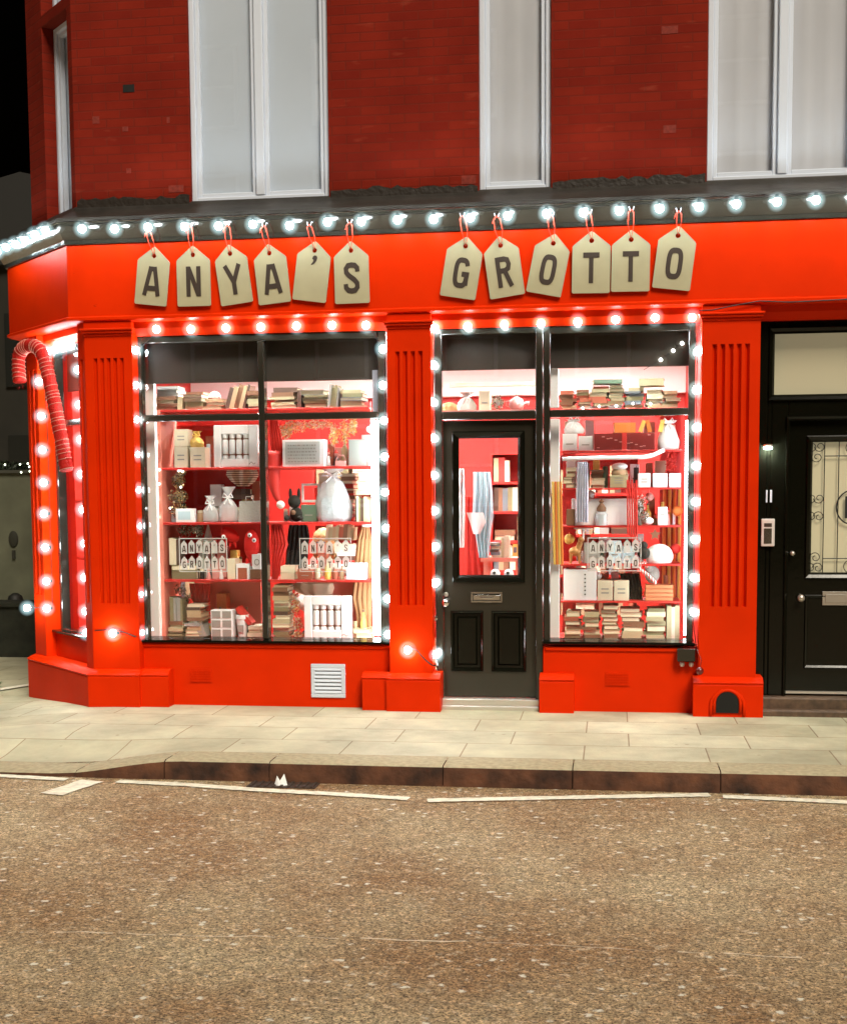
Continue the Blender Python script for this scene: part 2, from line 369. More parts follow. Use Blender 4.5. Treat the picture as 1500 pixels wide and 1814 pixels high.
# gutter strip and road paint
def ground_poly(name, pl, z, m):
    b = MB(); b.faces([(*G(px, py, z).xy, z) for px, py in pl], [tuple(range(len(pl)))]); return struct(b.build(name, m))
def stripe(pl, w, z, name='road_marking'):
    pts = [G(px, py, z) for px, py in pl]; b = MB(); L = []
    for k, p in enumerate(pts):
        d = (pts[min(k+1, len(pts)-1)]-pts[max(k-1, 0)]).normalized(); nn = Vector((-d.y, d.x, 0))
        L += [p+nn*w/2*(1+random.uniform(-.12, .12)), p-nn*w/2*(1+random.uniform(-.12, .12))]
    b.faces(L, [(2*k, 2*k+1, 2*k+3, 2*k+2) for k in range(len(pts)-1)]); return struct(b.build(name, 'roadwhite'))
def dense(pl, n=14):
    out = []
    for (a, c), (d, e) in zip(pl[:-1], pl[1:]):
        out += [(a+(d-a)*t/n, c+(e-c)*t/n) for t in range(n)]
    return out+[pl[-1]]
z1 = RZ+.006
stripe(dense([(208, 1384), (330, 1390), (450, 1399), (600, 1407), (724, 1415)]), .08, z1)
stripe(dense([(757, 1418), (900, 1415), (1100, 1411), (1257, 1408)]), .08, z1)
stripe(dense([(1280, 1411), (1390, 1416), (1500, 1421), (1700, 1426)]), .08, z1)
stripe(dense([(-200, 1366), (0, 1374), (118, 1381)]), .075, z1)
stripe(dense([(90, 1407), (163, 1383)], 6), .155, z1)
# ------------------------------------------------------------------ the shop building
BLD = thing('shop_building', 'red fronted corner shop under a dark red brick upper storey', 'building', (0, 0, 0))
def part(name, mb, m, parent=BLD, **k): return mb.build(name, m, parent, **k)

# plan frame of the splayed corner: s runs leftwards from the corner, d inwards
UC = Vector((-.70710678, .70710678, 0)); NC = Vector((.70710678, .70710678, 0))
MC = Matrix(((UC.x, NC.x, 0, -2.5), (UC.y, NC.y, 0, 0), (0, 0, 1, 0), (0, 0, 0, 1)))
MLO = MC.copy(); MLO[0][3] = XLO
def grid_wall(b, u0, u1, z0, z1, d0, d1, holes):
    us = sorted({u0, u1, *[h[0] for h in holes], *[h[1] for h in holes]}); zs = sorted({z0, z1, *[h[2] for h in holes], *[h[3] for h in holes]})
    for i in range(len(us)-1):
        run = None
        for j in range(len(zs)-1):
            cu_, cz_ = (us[i]+us[i+1])/2, (zs[j]+zs[j+1])/2
            solid = not any(h[0] < cu_ < h[1] and h[2] < cz_ < h[3] for h in holes)
            if solid: run = (run[0], zs[j+1]) if run else (zs[j], zs[j+1])
            if (not solid or j == len(zs)-2) and run:
                b.box(us[i], us[i+1], d0, d1, run[0], run[1]); run = None
WT, WB = 5.75, 3.605
wx = [(P(332+2, 180).x, P(581, 180).x), (P(848, 180).x, P(976, 180).x), (P(1253, 180).x, P(1253, 180).x+.99)]
holes = [(a, c, WB, WT) for a, c in wx] + [(4.6, 5.5, WB, WT)]
b = MB(); grid_wall(b, -2.5, 7, 3.2, 8.6, 0, .3, holes)
vh = P(228, 156)
part('brick_wall', b, 'brick')
b = MB(MC); L = T_BR*math.sqrt(2); grid_wall(b, 0.0, L, 3.2, 8.6, 0.0, .3, [(.075, .56, WB, 5.02), (.075, .56, 5.10, 7.2)])
part('brick_wall', b, 'brick')
b = MB(); b.box(-2.5-T_BR, -2.5-T_BR+.3, T_BR+.25, 9, 3.2, 8.6).box(-2.2-T_BR, 7, 8.7, 9, 0, 8.6); part('brick_wall', b, 'brick')
b = MB(); b.sweep(PATH_BR, [(-.3, 8.6), (.08, 8.6), (.08, 8.75), (-.3, 8.75)]); part('coping', b, 'concrete')
b = MB(); b.column([(7, .3), (-2.4, .3), (-2.9, .8), (-2.9, 8.7), (7, 8.7)], 8.3, 8.4); part('roof', b, 'lead')
# floor slab between shop and flat, and a dim room wall behind the blinds
b = MB(); b.column([(7, .16), (-2.45, .16), (-3.05, .76), (-3.05, 8.6), (7, 8.6)], 2.86, 2.98); part('ceiling', b, 'trimwhite')
# small blocked airbrick and bright repair bricks
q = P(228, 156); b = MB(); b.box(q.x-.042, q.x+.042, -.004, .02, q.z-.026, q.z+.026); part('air_vent', b, 'dark')
for px, py, w, h in ((222, 228, 10, 8), (312, 334, 26, 12), (170, 212, 12, 12), (298, 212, 5, 10), (228, 302, 8, 8), (830, 318, 24, 14), (1186, 228, 20, 12), (1186, 52, 26, 12)):
    q = P(px, py); b = MB(); b.box(q.x-w/480, q.x+w/480, -.003, .02, q.z-h/480, q.z+h/480)
    part('repair_patch', b, mat('pale_brick', (.2, .022, .011), .9, var=(40, .3)))
for x0, x1, z in ((-2.2, -1.66, 3.62), (2.9, 3.6, 3.9)):
    pass

b = MB()
edge = [(-2.49, wx[0][0]-.01), (wx[0][1]+.01, wx[1][0]-.01), (wx[1][1]+.01, wx[2][0]-.01), (wx[2][1]+.01, 4.59)]
for i, (a, c) in enumerate(edge):
    b = MB(); n = 24; tp = [(a+(c-a)*j/n, WB+.055+random.uniform(-.016, .016)) for j in range(n+1)]
    b.prism([(a, WB-.08), *tp, (c, WB-.08)], -.006, .01); part('bitumen_strip', b, mat('bitumen', (.02, .014, .01), .5, bump=(30, .6)))

# upper windows
def upper_window(u0, u1, z0, z1, d, M4=None, n=2, blind='blind', bars=()):
    b = MB(M4); fw = .04
    b.box(u0, u0+fw, d, d+.1, z0, z1).box(u1-fw, u1, d, d+.1, z0, z1).box(u0+fw, u1-fw, d, d+.1, z0, z0+.045).box(u0+fw, u1-fw, d, d+.1, z1-fw, z1)
    if n == 2: mx = (u0+u1)/2; b.box(mx-.032, mx+.032, d-.004, d+.1, z0+.045, z1-fw)
    w = b.build('window', 'white', BLD, bevel=.006)
    secs = [(u0+fw, u1-fw)] if n == 1 else [(u0+fw, mx-.032), (mx+.032, u1-fw)]
    s = MB(M4); sw = .03
    zz = [(z0+.045, z1-fw)] if not bars else [(z0+.045, bars[0]), (bars[0]+.001, z1-fw)]
    for a, c in secs:
        for k, (e, f) in enumerate(zz):
            dd = d+.02+(.03 if k == 0 and bars else 0)
            s.box(a, a+sw, dd, dd+.04, e, f).box(c-sw, c, dd, dd+.04, e, f).box(a+sw, c-sw, dd, dd+.04, e, e+sw).box(a+sw, c-sw, dd, dd+.04, f-sw, f)
    s.build('sash', 'white', w, bevel=.004)
    g = MB(M4)
    for a, c in secs: g.faces([(a+.01, d+.055, z0+.05), (c-.01, d+.055, z0+.05), (c-.01, d+.055, z1-.03), (a+.01, d+.055, z1-.03)], [(0, 1, 2, 3)])
    g.build('glass', 'glass', w)
    g = MB(M4)                                              # blind hanging a little behind the glass
    for a, c in secs:
        K = 9; pp = []
        for i in range(K+1):
            x = a+(c-a)*i/K; dd = d+.068+(.008*math.sin(i*2.1+a*5) if blind == 'voile' else .0)
            pp += [(x, dd, z0+.02), (x, dd, z1)]
        g.faces(pp, [(2*i, 2*i+2, 2*i+3, 2*i+1) for i in range(K)])
    g.build('blind', blind, w, smooth='all')
    g = MB(M4); g.box(u0-.02, u1+.02, d+.2, d+.22, z0-.05, z1+.05); g.build('backing', 'dark', w)
    return w
upper_window(*wx[0], WB, WT, .03)
upper_window(*wx[1], WB, WT, .03, n=1, blind='voile')
upper_window(*wx[2], WB, WT, .03, blind='voile')
upper_window(4.6, 5.5, WB, WT, .03)
upper_window(.075, .56, WB, 5.02, .09, MC, n=1); upper_window(.075, .56, 5.10, 7.2, .09, MC, n=1)

# cornice: lead top, black glossy moulding, red fascia, frieze
CT = P(750, 362, -.2).z; CB = P(750, 412, -.1).z
b = MB(); b.sweep(PATH_SF, [(-.02, CT-.02), (.17, CT-.02), (.185, CT-.012), (.185, CT+.006), (.1, CT+.04), (.02, CT+.09), (-.005, CT+.13), (-.02, CT+.13)])
part('lead_flashing', b, 'lead', smooth=30)
prof = [(-.02, CB+.002), (.115, CB+.002), (.12, CB+.03)]
for i in range(9):
    a = i/8; prof.append((.125+.045*math.sin(a*PI/2), CB+.032+(CT-.06-CB)*a))
prof += [(.178, CT-.0215), (-.02, CT-.0215)]
b = MB(); b.sweep(PATH_SF, prof); part('cornice', b, mat('glossy_dark_cornice', (.03, .028, .022), .15, coat=1, bump=(9, .5)), smooth=35)
FB = P(700, 551, -.1).z; FT = CB
b = MB(); b.sweep(PATH_SF, [(-.02, FB), (.1, FB), (.1, FT), (-.02, FT)]); part('fascia', b, 'red')
b = MB(); b.sweep(PATH_SF, [(-.02, FB-.02), (.085, FB-.02), (.118, FB-.006), (.118, FB+.012), (.1015, FB+.022), (.1015, FB+.001), (-.02, FB+.001)]); part('fascia_moulding', b, 'red', smooth=30)
FR = P(460, 590, 0).z                                      # underside of the frieze above the glazing
b = MB(); b.sweep(PATH_LO, [(-.1, FR), (.0, FR), (.02, FR+.02), (.045, FR+.05), (.05, FB-.021), (-.1, FB-.021)]); part('frieze', b, 'red', smooth=30)
# beam behind the shopfront that carries the brickwork
b = MB(); b.sweep(PATH_SF, [(-.3, FB-.01), (-.03, FB-.01), (-.03, 3.38), (-.3, 3.38)]); part('lintel', b, 'dark')

# pilasters
ZPB, ZF0, ZF1 = .27, P(720, 1072, -.1).z, P(720, 622, -.1).z
ZCAP0, ZCAP1 = P(720, 581, -.12).z, FB-.02
def pilaster(u0, u1, M4=None, nf=5, d0=-.1, d1=.03, cap=True):
    b = MB(M4); b.box(u0, u1, d0, d1, ZPB-.02, ZF0).box(u0, u1, d0, d1, ZF1, ZCAP1)
    m = (u1-u0)*.15; fl = (u1-u0-2*m)/nf; poly = [(u0, d1), (u0, d0)]
    for i in range(nf):
        a = u0+m+i*fl; g = fl*.2
        poly += [(a+g, d0), (a+g+.004, d0+.012), (a+fl/2, d0+.03), (a+fl-g-.004, d0+.012), (a+fl-g, d0)]
    poly += [(u1, d0), (u1, d1)]; b.column(poly, ZF0, ZF1)
    p = b.build('pilaster', 'red', BLD)
    if cap:
        b = MB(M4)
        for i, (o, za, zb) in enumerate(((.012, ZCAP0, ZCAP0+.018), (.028, ZCAP0+.018, ZCAP0+.036), (.04, ZCAP0+.036, ZCAP0+.052))):
            b.box(u0-o*.6, u1+o*.6, d0-o, d0+.01, za, zb)
        b.build('capital', 'red', p, bevel=.004)
    return p
xp = dict(p1r=P(238, 800, -.1).x, p2l=P(687, 800, -.1).x, p2r=P(764, 800, -.1).x, p3l=P(1241, 800, -.1).x, p3r=P(1344, 800, -.1).x)
pilaster(XLO-.04, xp['p1r'], nf=5); pilaster(xp['p2l'], xp['p2r'], nf=4); pilaster(xp['p3l'], xp['p3r'], nf=5)
pilaster(4.0, 4.4, nf=5); pilaster(6.4, 6.8, nf=5)
pilaster(-.035, .085, MLO, nf=1, cap=False); pilaster(.9, T_LO*math.sqrt(2)+.04, MLO, nf=2, cap=False)
b = MB(); b.box(XLO-T_LO-.06, XLO-T_LO+.05, T_LO+.1, 3.5, .2, FB-.02).box(-2.5-T_SF, -2.5-T_SF+.2, 3.5, 9, -.1, 3.3); part('side_wall', b, 'red')

# stall riser under the windows, plinth blocks under the pilasters
ZS = P(460, 1141, -.05).z
def plinth_prof(o, top=ZPB): return [(-.05, -.14), (o, -.14), (o, top-.055), (o-.004, top-.05), (o+.006, top-.035), (o-.012, top-.02), (o-.05, top), (-.05, top)]
xr = [P(p, 1215, -.15).x for p in (0, 297, 640, 779, 955, 1016, 1225, 1351)]
b = MB(); b.box(XLO, P(779, 1200, -.02).x-.1, -.015, .2, -.1, ZS).box(P(962, 1160, -.02).x, xp['p3l']+.02, -.015, .2, -.1, ZS)
part('stall_riser', b, 'red')
b = MB(MLO); b.box(-.0, T_LO*math.sqrt(2), -.015, .2, -.14, ZS); part('stall_riser', b, 'red')
pl = [Vector((XLO-T_LO, 3.5)), Vector((XLO-T_LO, T_LO)), Vector((XLO, 0)), Vector((P(247, 1215, -.16).x, 0))]
b = MB(); b.sweep(pl, plinth_prof(.16)); part('plinth', b, 'red', smooth=25)
for a, c, o in ((P(247, 1215, -.16).x, xr[1], .135), (xr[2], xp['p2l']-.02, .12), (xp['p2l']-.02, P(779, 1215, -.16).x, .15), (P(955, 1215, -.12).x, xr[5], .11), (P(1228, 1215, -.16).x, P(1352, 1215, -.16).x, .155), (3.9, 4.5, .155)):
    b = MB(); b.sweep([Vector((a, 0)), Vector((c, 0))], plinth_prof(o)); part('plinth', b, 'red', smooth=25)
# small moulded panel edge on risers
for a, c in ((P(250, 1150, 0).x, xp['p2l']-.005), (P(966, 1150, 0).x, xp['p3l']-.005)):
    b = MB(); b.box(a, c, -.03, -.0155, ZS-.03, ZS-.004); part('riser_moulding', b, 'red', bevel=.004)
# arched boot hole in the right plinth block
q0, q1 = P(1268, 1258, -.156), P(1308, 1226, -.156); cxh = (q0.x+q1.x)/2; rw = (q1.x-q0.x)/2
def arch(r, h, zb): return [(cxh-r, zb), (cxh-r, zb+h)] + [(cxh-r*math.cos(PI*i/10), zb+h+r*math.sin(PI*i/10)) for i in range(1, 10)] + [(cxh+r, zb+h), (cxh+r, zb)]
b = MB(); b.prism(arch(rw, .07, .03), -.166, -.15); part('scraper_hole', b, 'dark')
b = MB(); out = arch(rw+.012, .07, .03)
b.tube([(x, -.16, z) for x, z in out], .011, 8); b.tube([(x, -.158, z) for x, z in arch(rw+.036, .07, .005)], .012, 8); part('arch_moulding', b, 'red', smooth='all')
# painted-over air bricks
for px, py, Y in ((356, 1197, -.016), (1094, 1203, -.016)):
    q = P(px, py, Y); b = MB()
    b.box(q.x-.085, q.x+.085, Y-.006, Y+.01, q.z-.05, q.z+.05)
    for i in range(9):
        for j in range(5): b.box(q.x-.078+i*.0175, q.x-.066+i*.0175, Y-.011, Y-.0055, q.z-.043+j*.018, q.z-.032+j*.018)
    part('air_brick', b, 'red')

# glazing: left window, door bay, right window
def fr(px, py, Y=.03): return P(px, py, Y)
FY0, FY1 = .02, .09
def glaze(x0, x1, z0, z1, mulls, rails, name='shop_window', M4=None, ew=.06, m='grey', d0=FY0, d1=FY1):
    b = MB(M4); b.box(x0, x0+ew, d0, d1, z0, z1).box(x1-ew, x1, d0, d1, z0, z1).box(x0+ew, x1-ew, d0, d1, z1-.05, z1).box(x0+ew, x1-ew, d0, d1, z0, z0+.03)
    for a, c in mulls: b.box(a, c, d0-.012, d1, z0+.03, z1-.05)
    xs = sorted([x0+ew]+[v for t in mulls for v in t]+[x1-ew])
    for a, c in rails:
        for i in range(0, len(xs), 2): b.box(xs[i], xs[i+1], d0-.006, d1, a, c)
    w = b.build(name, m, BLD, bevel=.005)
    g = MB(M4); yg = (d0+d1)/2+.012
    for i in range(0, len(xs), 2):
        zz = sorted([z0+.03]+[v for t in rails for v in t]+[z1-.05])
        for j in range(0, len(zz), 2): g.faces([(xs[i]-.004, yg, zz[j]-.004), (xs[i+1]+.004, yg, zz[j]-.004), (xs[i+1]+.004, yg, zz[j+1]+.004), (xs[i]-.004, yg, zz[j+1]+.004)], [(0, 1, 2, 3)])
    g.build('glass', 'glass', w)
    return w
XL0, XL1 = P(243, 900, .02).x, P(686, 900, .02).x
RAIL = (P(460, 744, .02).z, P(460, 732, .02).z)
ml = (P(466, 860, .02).x-.022, P(466, 860, .02).x+.024)
glaze(XL0, XL1, ZS, FR, [ml], [RAIL])
XD0, XD1 = P(771, 900, .02).x, P(1229, 900, .02).x
mr = (P(949, 700, .02).x, P(963, 700, .02).x)
RR = (P(870, 743, .02).z, P(870, 728, .02).z)
ZRB = P(1100, 1143, -.03).z
glaze(mr[1], XD1, ZRB, FR, [], [(P(1100, 737, .02).z, P(1100, 724, .02).z)], ew=.045)
b = MB(); b.box(mr[0]-.002, mr[1]-.002, FY0-.012, FY1, .0, FR).box(XD0, XD0+.05, FY0, FY1, 0, FR).box(XD0+.05, mr[0]-.002, FY0-.006, FY1, *RR).box(XD0+.05, mr[0]-.002, FY0, FY1, FR-.04, FR)
tw = b.build('door_frame', 'grey', BLD, bevel=.006)
g = MB(); g.faces([(XD0+.05, .067, RR[1]), (mr[0], .067, RR[1]), (mr[0], .067, FR-.04), (XD0+.05, .067, FR-.04)], [(0, 1, 2, 3)]); g.build('glass', 'glass', tw)
# the dark shop next door but one, outside the frame to the right
w2 = glaze(4.42, 6.38, ZS, FR, [(5.38, 5.42)], [RAIL]); b = MB(); b.box(4.43, 6.37, .12, .14, ZS, FR); b.build('blind', 'blind', w2)
b = MB(); b.box(4.38, 6.42, -.015, .2, -.1, ZS); part('stall_riser', b, 'red')
# window sills
b = MB(); b.sweep([Vector((XL0-.03, 0)), Vector((XL1+.015, 0))], [(-.1, ZS), (.045, ZS), (.055, ZS+.008), (.05, ZS+.022), (-.1, ZS+.035)]); part('sill', b, 'black', smooth=30)
b = MB(); b.sweep([Vector((mr[1]-.005, 0)), Vector((XD1+.01, 0))], [(-.1, ZRB), (.045, ZRB), (.055, ZRB+.008), (.05, ZRB+.022), (-.1, ZRB+.035)])
part('sill', b, 'black', smooth=30)
# splayed window
glaze(.09, .895, ZS, FR, [], [RAIL], M4=MLO, ew=.045)
b = MB(MLO); b.box(.09, .895, -.055, .1, ZS, ZS+.022); part('sill', b, 'black', bevel=.006)

# shop door
DY0, DY1 = .06, .10
dx0, dx1 = XD0+.052, mr[0]-.004; dz0, dz1 = P(865, 1235, DY0).z, RR[0]-.004
gx0, gx1 = P(809, 900, DY0).x, P(921, 900, DY0).x; gz0, gz1 = P(865, 1023, DY0).z, P(865, 772, DY0).z
DOOR = None
b = MB(); pzz = [P(865, y, DY0).z for y in (1186, 1086)]; pxs = [(P(802, 1130, DY0).x, P(852, 1130, DY0).x), (P(874, 1130, DY0).x, P(928, 1130, DY0).x)]
grid_wall(b, dx0, dx1, dz0, dz1, DY0, DY1, [(gx0, gx1, gz0, gz1)]+[(a, c, pzz[0], pzz[1]) for a, c in pxs])
DOOR = b.build('door', 'grey', BLD)
b = MB()
for a, c in pxs:                                            # raised and fielded lower panels
    b.box(a, c, DY0+.022, DY1-.002, *pzz)
    o = .028; b.faces([(a+o, DY0+.021, pzz[0]+o), (c-o, DY0+.021, pzz[0]+o), (c-o, DY0+.021, pzz[1]-o), (a+o, DY0+.021, pzz[1]-o),
                       (a+o+.012, DY0+.008, pzz[0]+o+.012), (c-o-.012, DY0+.008, pzz[0]+o+.012), (c-o-.012, DY0+.008, pzz[1]-o-.012), (a+o+.012, DY0+.008, pzz[1]-o-.012)],
                      [(0, 1, 5, 4), (1, 2, 6, 5), (2, 3, 7, 6), (3, 0, 4, 7), (4, 5, 6, 7)])
b.build('door_panel', 'black', DOOR)
def bead(b, x0, x1, z0, z1, y, w=.014, t=.016):             # moulding round an opening
    pts = []
    for (a, c, e, f, yy) in ((x0-w, x1+w, z0-w, z1+w, y), (x0-w*.7, x1+w*.7, z0-w*.7, z1+w*.7, y-t), (x0, x1, z0, z1, y-t*.4), (x0+w*.5, x1-w*.5, z0+w*.5, z1-w*.5, y+.01)):
        pts += [(a, yy, e), (c, yy, e), (c, yy, f), (a, yy, f)]
    b.faces(pts, [(4*k+i, 4*k+(i+1) % 4, 4*k+4+(i+1) % 4, 4*k+4+i) for k in range(3) for i in range(4)])
b = MB()
for a, c in pxs: bead(b, a, c, *pzz, DY0, .016, .014)
b.build('panel_moulding', 'black', DOOR)
b = MB(); bead(b, gx0, gx1, gz0, gz1, DY0, .034, .022); b.build('glazing_moulding', 'black', DOOR)
b = MB(); b.faces([(gx0-.002, .083, gz0-.002), (gx1+.002, .083, gz0-.002), (gx1+.002, .083, gz1+.002), (gx0-.002, .083, gz1+.002)], [(0, 1, 2, 3)]); b.build('glass', 'glass', DOOR)
q = P(862, 1058, DY0); b = MB()
b.box(q.x-.112, q.x+.112, DY0-.01, DY0, q.z-.038, q.z-.026).box(q.x-.112, q.x+.112, DY0-.01, DY0, q.z+.026, q.z+.038).box(q.x-.112, q.x-.1, DY0-.01, DY0, q.z-.026, q.z+.026).box(q.x+.1, q.x+.112, DY0-.01, DY0, q.z-.026, q.z+.026)
b.box(q.x-.095, q.x+.095, DY0-.012, DY0, q.z-.02, q.z+.016); b.tube([(q.x-.05, DY0-.012, q.z+.005), (q.x-.04, DY0-.03, q.z-.003), (q.x+.04, DY0-.03, q.z-.003), (q.x+.05, DY0-.012, q.z+.005)], .005)
b.build('letterbox', 'chrome', DOOR, bevel=.002)
q = P(791, 1067, DY0); b = MB(); b.lathe([(.022, 0), (.024, .006), (.01, .01), (.009, .03), (.026, .045), (.03, .06), (.022, .074), (.004, .078)], (q.x, DY0, q.z), 14, 'y'); b.build('door_knob', 'chrome', DOOR, smooth='all')
q = P(790, 1053, DY0); b = MB(); b.lathe([(.016, 0), (.016, .006), (.01, .008)], (q.x, DY0, q.z), 12, 'y'); b.build('lock', 'steel', DOOR, smooth=30)
q = P(771, 1095, .02); b = MB(); b.lathe([(.018, 0), (.018, .014), (.009, .018)], (q.x, .02, q.z), 12, 'y'); part('bell_push', b, 'chrome', smooth=30)
b = MB(); b.box(dx0-.05, dx1+.03, -.02, .14, .02, dz0-.004).box(dx0-.06, dx1+.03, -.05, -.02, -.03, .03); part('doorstep', b, 'doorsill', bevel=.005)

# interior shell of the shop
b = MB(); b.column([(7, .1), (-2.44, .1), (-3.2, .86), (-3.2, 8.6), (7, 8.6)], -.1, .03); part('floor', b, mat('shop_floor', (.32, .2, .12), .5, var=(4, .2)))
b = MB(); b.box(-3.1, 2.1, 4.2, 4.3, .03, 2.86).box(2.04, 2.1, .1, 4.2, .03, 2.86).box(-3.1, -3.0, 1, 4.2, .03, 2.86); part('interior_wall', b, 'inred')
b = MB(); b.box(-3.0, 2.04, 4.05, 4.2, 2.5, 2.858); part('coving', b, 'trimwhite')
zt = P(460, 676, .15).z; zt2 = P(1100, 650, .15).z
b = MB(); b.box(XL0+.02, XL1-.01, .14, .17, zt, 2.857).box(XD0+.03, XD1-.01, .14, .17, zt2, 2.857); part('pelmet', b, mat('dark_pelmet', (.035, .026, .017), .55))
b = MB(MLO); b.box(.1, .9, .14, .17, zt, 2.857); part('pelmet', b, bpy.data.materials['dark_pelmet'])

# ------------------------------------------------------------------ neighbour entrance (number eleven)
nx0 = P(1353, 900, 0).x
b = MB(); NY = .06
tx0, tz0, tz1 = P(1366, 650, NY+.06).x, P(1430, 703, NY+.06).z, P(1430, 588, NY+.06).z
b.box(nx0-.08, nx0+.02, .05, .3, 0, FR+.05).box(3.9, 4.02, -.02, .3, 0, FR+.05)
grid_wall(b, nx0+.02, 3.9, .12, FR+.05, NY, .2, [(tx0, 3.84, tz0, tz1), (P(1392, 1000, NY).x, 3.84, .12, P(1430, 742, NY).z)])
part('entrance_frame', b, 'black', bevel=.006)
ndx0 = P(1394, 1000, .1).x; ndz1 = P(1430, 742, NY).z
b = MB(); bead(b, tx0, 3.84, tz0, tz1, NY, .03, .02); bead(b, ndx0-.01, 3.85, .1, ndz1, NY, .02, .02); part('entrance_moulding', b, 'black')
b = MB(); b.faces([(tx0, .17, tz0), (3.85, .17, tz0), (3.85, .17, tz1), (tx0, .17, tz1)], [(0, 1, 2, 3)]); part('fanlight_blind', b, 'hallglass')
b = MB(); b.faces([(tx0, .13, tz0), (3.85, .13, tz0), (3.85, .13, tz1), (tx0, .13, tz1)], [(0, 1, 2, 3)]); part('fanlight_glass', b, 'glass')
ngx0, ngz0, ngz1 = P(1434, 900, .1).x, P(1460, 1018, .1).z, P(1460, 779, .1).z; ngx1 = ngx0+.56
b = MB(); grid_wall(b, ndx0, 3.84, .13, ndz1, .1, .145, [(ngx0, ngx1, ngz0, ngz1)])
ND = b.build('door', 'black', BLD); ND['label'] = 'black panelled front door with an ornamental glazed grille'
b = MB(); bead(b, ngx0, ngx1, ngz0, ngz1, .1, .03, .018)
for a, c in ((ndx0+.14, ndx0+.48), (ndx0+.6, ndx0+.95)): bead(b, a, c, .33, .8, .1, .02, .014)
b.build('panel_moulding', 'black', ND)
b = MB(); b.faces([(ngx0, .14, ngz0), (ngx1, .14, ngz0), (ngx1, .14, ngz1), (ngx0, .14, ngz1)], [(0, 1, 2, 3)]); b.build('frosted_glass', 'hallglass', ND)
# wrought iron grille with scrolls and a number ring
b = MB(); gy = .118; gw, gh = ngx1-ngx0, ngz1-ngz0; cx_, cz_ = (ngx0+ngx1)/2, (ngz0+ngz1)/2
def gl(pts, r=.0035): b.tube([(x, gy, z) for x, z in pts], r, 5)
def scroll(cx, cz, r, sx, sz, turns=1.25):
    pts = []
    for i in range(22):
        t = i/21; a = t*turns*2*PI; rr = r*(1-.72*t); pts.append((cx+sx*rr*math.cos(a), cz+sz*rr*math.sin(a)))
    gl(pts, .003)
for fx in (.17, .34, .66, .83): gl([(ngx0+gw*fx, ngz0), (ngx0+gw*fx, ngz1)])
gl([(ngx0+gw*.17, ngz0+.11), (ngx1-gw*.17, ngz0+.11)]); gl([(ngx0+gw*.17, ngz1-.11), (ngx1-gw*.17, ngz1-.11)])
for sx in (-1, 1):
    for sz in (-1, 1):
        for ux, uz in ((.25, .465), (.13, .465), (.17, .385), (.25, .07), (.13, .07)): scroll(cx_+sx*(gw*.5-(.27-ux)*.9*gw*.9), cz_+sz*gh*uz*.97, .038, sx, -sz)
ov = [(cx_+.1*math.cos(2*PI*i/28), cz_+.115*math.sin(2*PI*i/28)) for i in range(28)]
b.tube([(x, gy, z) for x, z in ov], .005, 6, close=True)
for sz in (-1, 1):
    o2 = [(cx_+.045*math.cos(2*PI*i/16), cz_+sz*(gh/2-.055)+.045*math.sin(2*PI*i/16)) for i in range(16)]; b.tube([(x, gy, z) for x, z in o2], .003, 5, close=True)
    gl([(cx_, cz_+sz*.115), (cx_, cz_+sz*(gh/2-.1))])
for dx in (-.032, .032): b.box(cx_+dx-.011, cx_+dx+.011, gy-.004, gy+.004, cz_-.075, cz_+.075)
b.build('grille', 'cable', ND, smooth=40)
for px, py, r, nm in ((1402, 980, .017, 'lock'), (1417, 1059, .026, 'door_knob')):
    q = P(px, py, .1); b = MB(); b.lathe([(r*.8, 0), (r*.8, .008), (r*.35, .012), (r*.35, .025), (r, .04), (r*.95, .052), (r*.3, .06)], (q.x, .1, q.z), 14, 'y'); b.build(nm, 'steel', ND, smooth='all')
q = P(1456, 1060, .1); b = MB(); b.box(q.x, q.x+.27, .09, .1, q.z-.048, q.z+.048).box(q.x+.02, q.x+.25, .086, .09, q.z-.03, q.z+.03); b.build('letterbox', 'steel', ND, bevel=.003)
b = MB(); b.box(ndx0, 3.84, .07, .1, .135, .15); b.build('weather_bar', 'doorsill', ND)
b = MB(); b.box(nx0-.06, 3.95, -.02, .2, .0, .12).box(nx0-.03, 3.97, -.1, -.02, -.02, .045); part('doorstep', b, mat('worn_dark_step', (.1, .06, .035), .6, var=(20, .4)), bevel=.012)
# number 11, intercom, small downlight
q = P(1353, 879, NY); b = MB()
for dx in (.016, .046): b.box(q.x+dx-.0065, q.x+dx+.0065, NY-.006, NY, q.z-.042, q.z+.042)
part('house_number', b, 'white')
q0, q1 = P(1347, 968, NY-.02), P(1372, 919, NY-.02); b = MB(); b.box(q0.x+.003, q1.x, NY-.03, NY, q0.z, q1.z); ic = b.build('intercom', 'plastic', BLD, bevel=.004)
b = MB(); b.box(q0.x+.02, q1.x-.02, NY-.032, NY-.028, q1.z-.055, q1.z-.03); b.build('display', 'ink', ic)
b = MB(); b.box(q0.x+.02, q1.x-.02, NY-.033, NY-.028, q0.z+.02, q1.z-.065); b.build('keypad', 'chrome', ic)
q = P(1360, 793, NY-.03); b = MB(); b.lathe([(.03, .012), (.032, -.004), (.012, -.008), (.012, .014)], (q.x, NY-.035, q.z+.01), 12); b.box(q.x-.012, q.x+.012, NY-.03, NY, q.z, q.z+.02); dl = b.build('downlight', 'steel', BLD)
b = MB(); b.lathe([(.026, 0), (.024, -.006), (.008, -.009)], (q.x, NY-.035, q.z), 12); b.build('lens', 'lamp', dl)

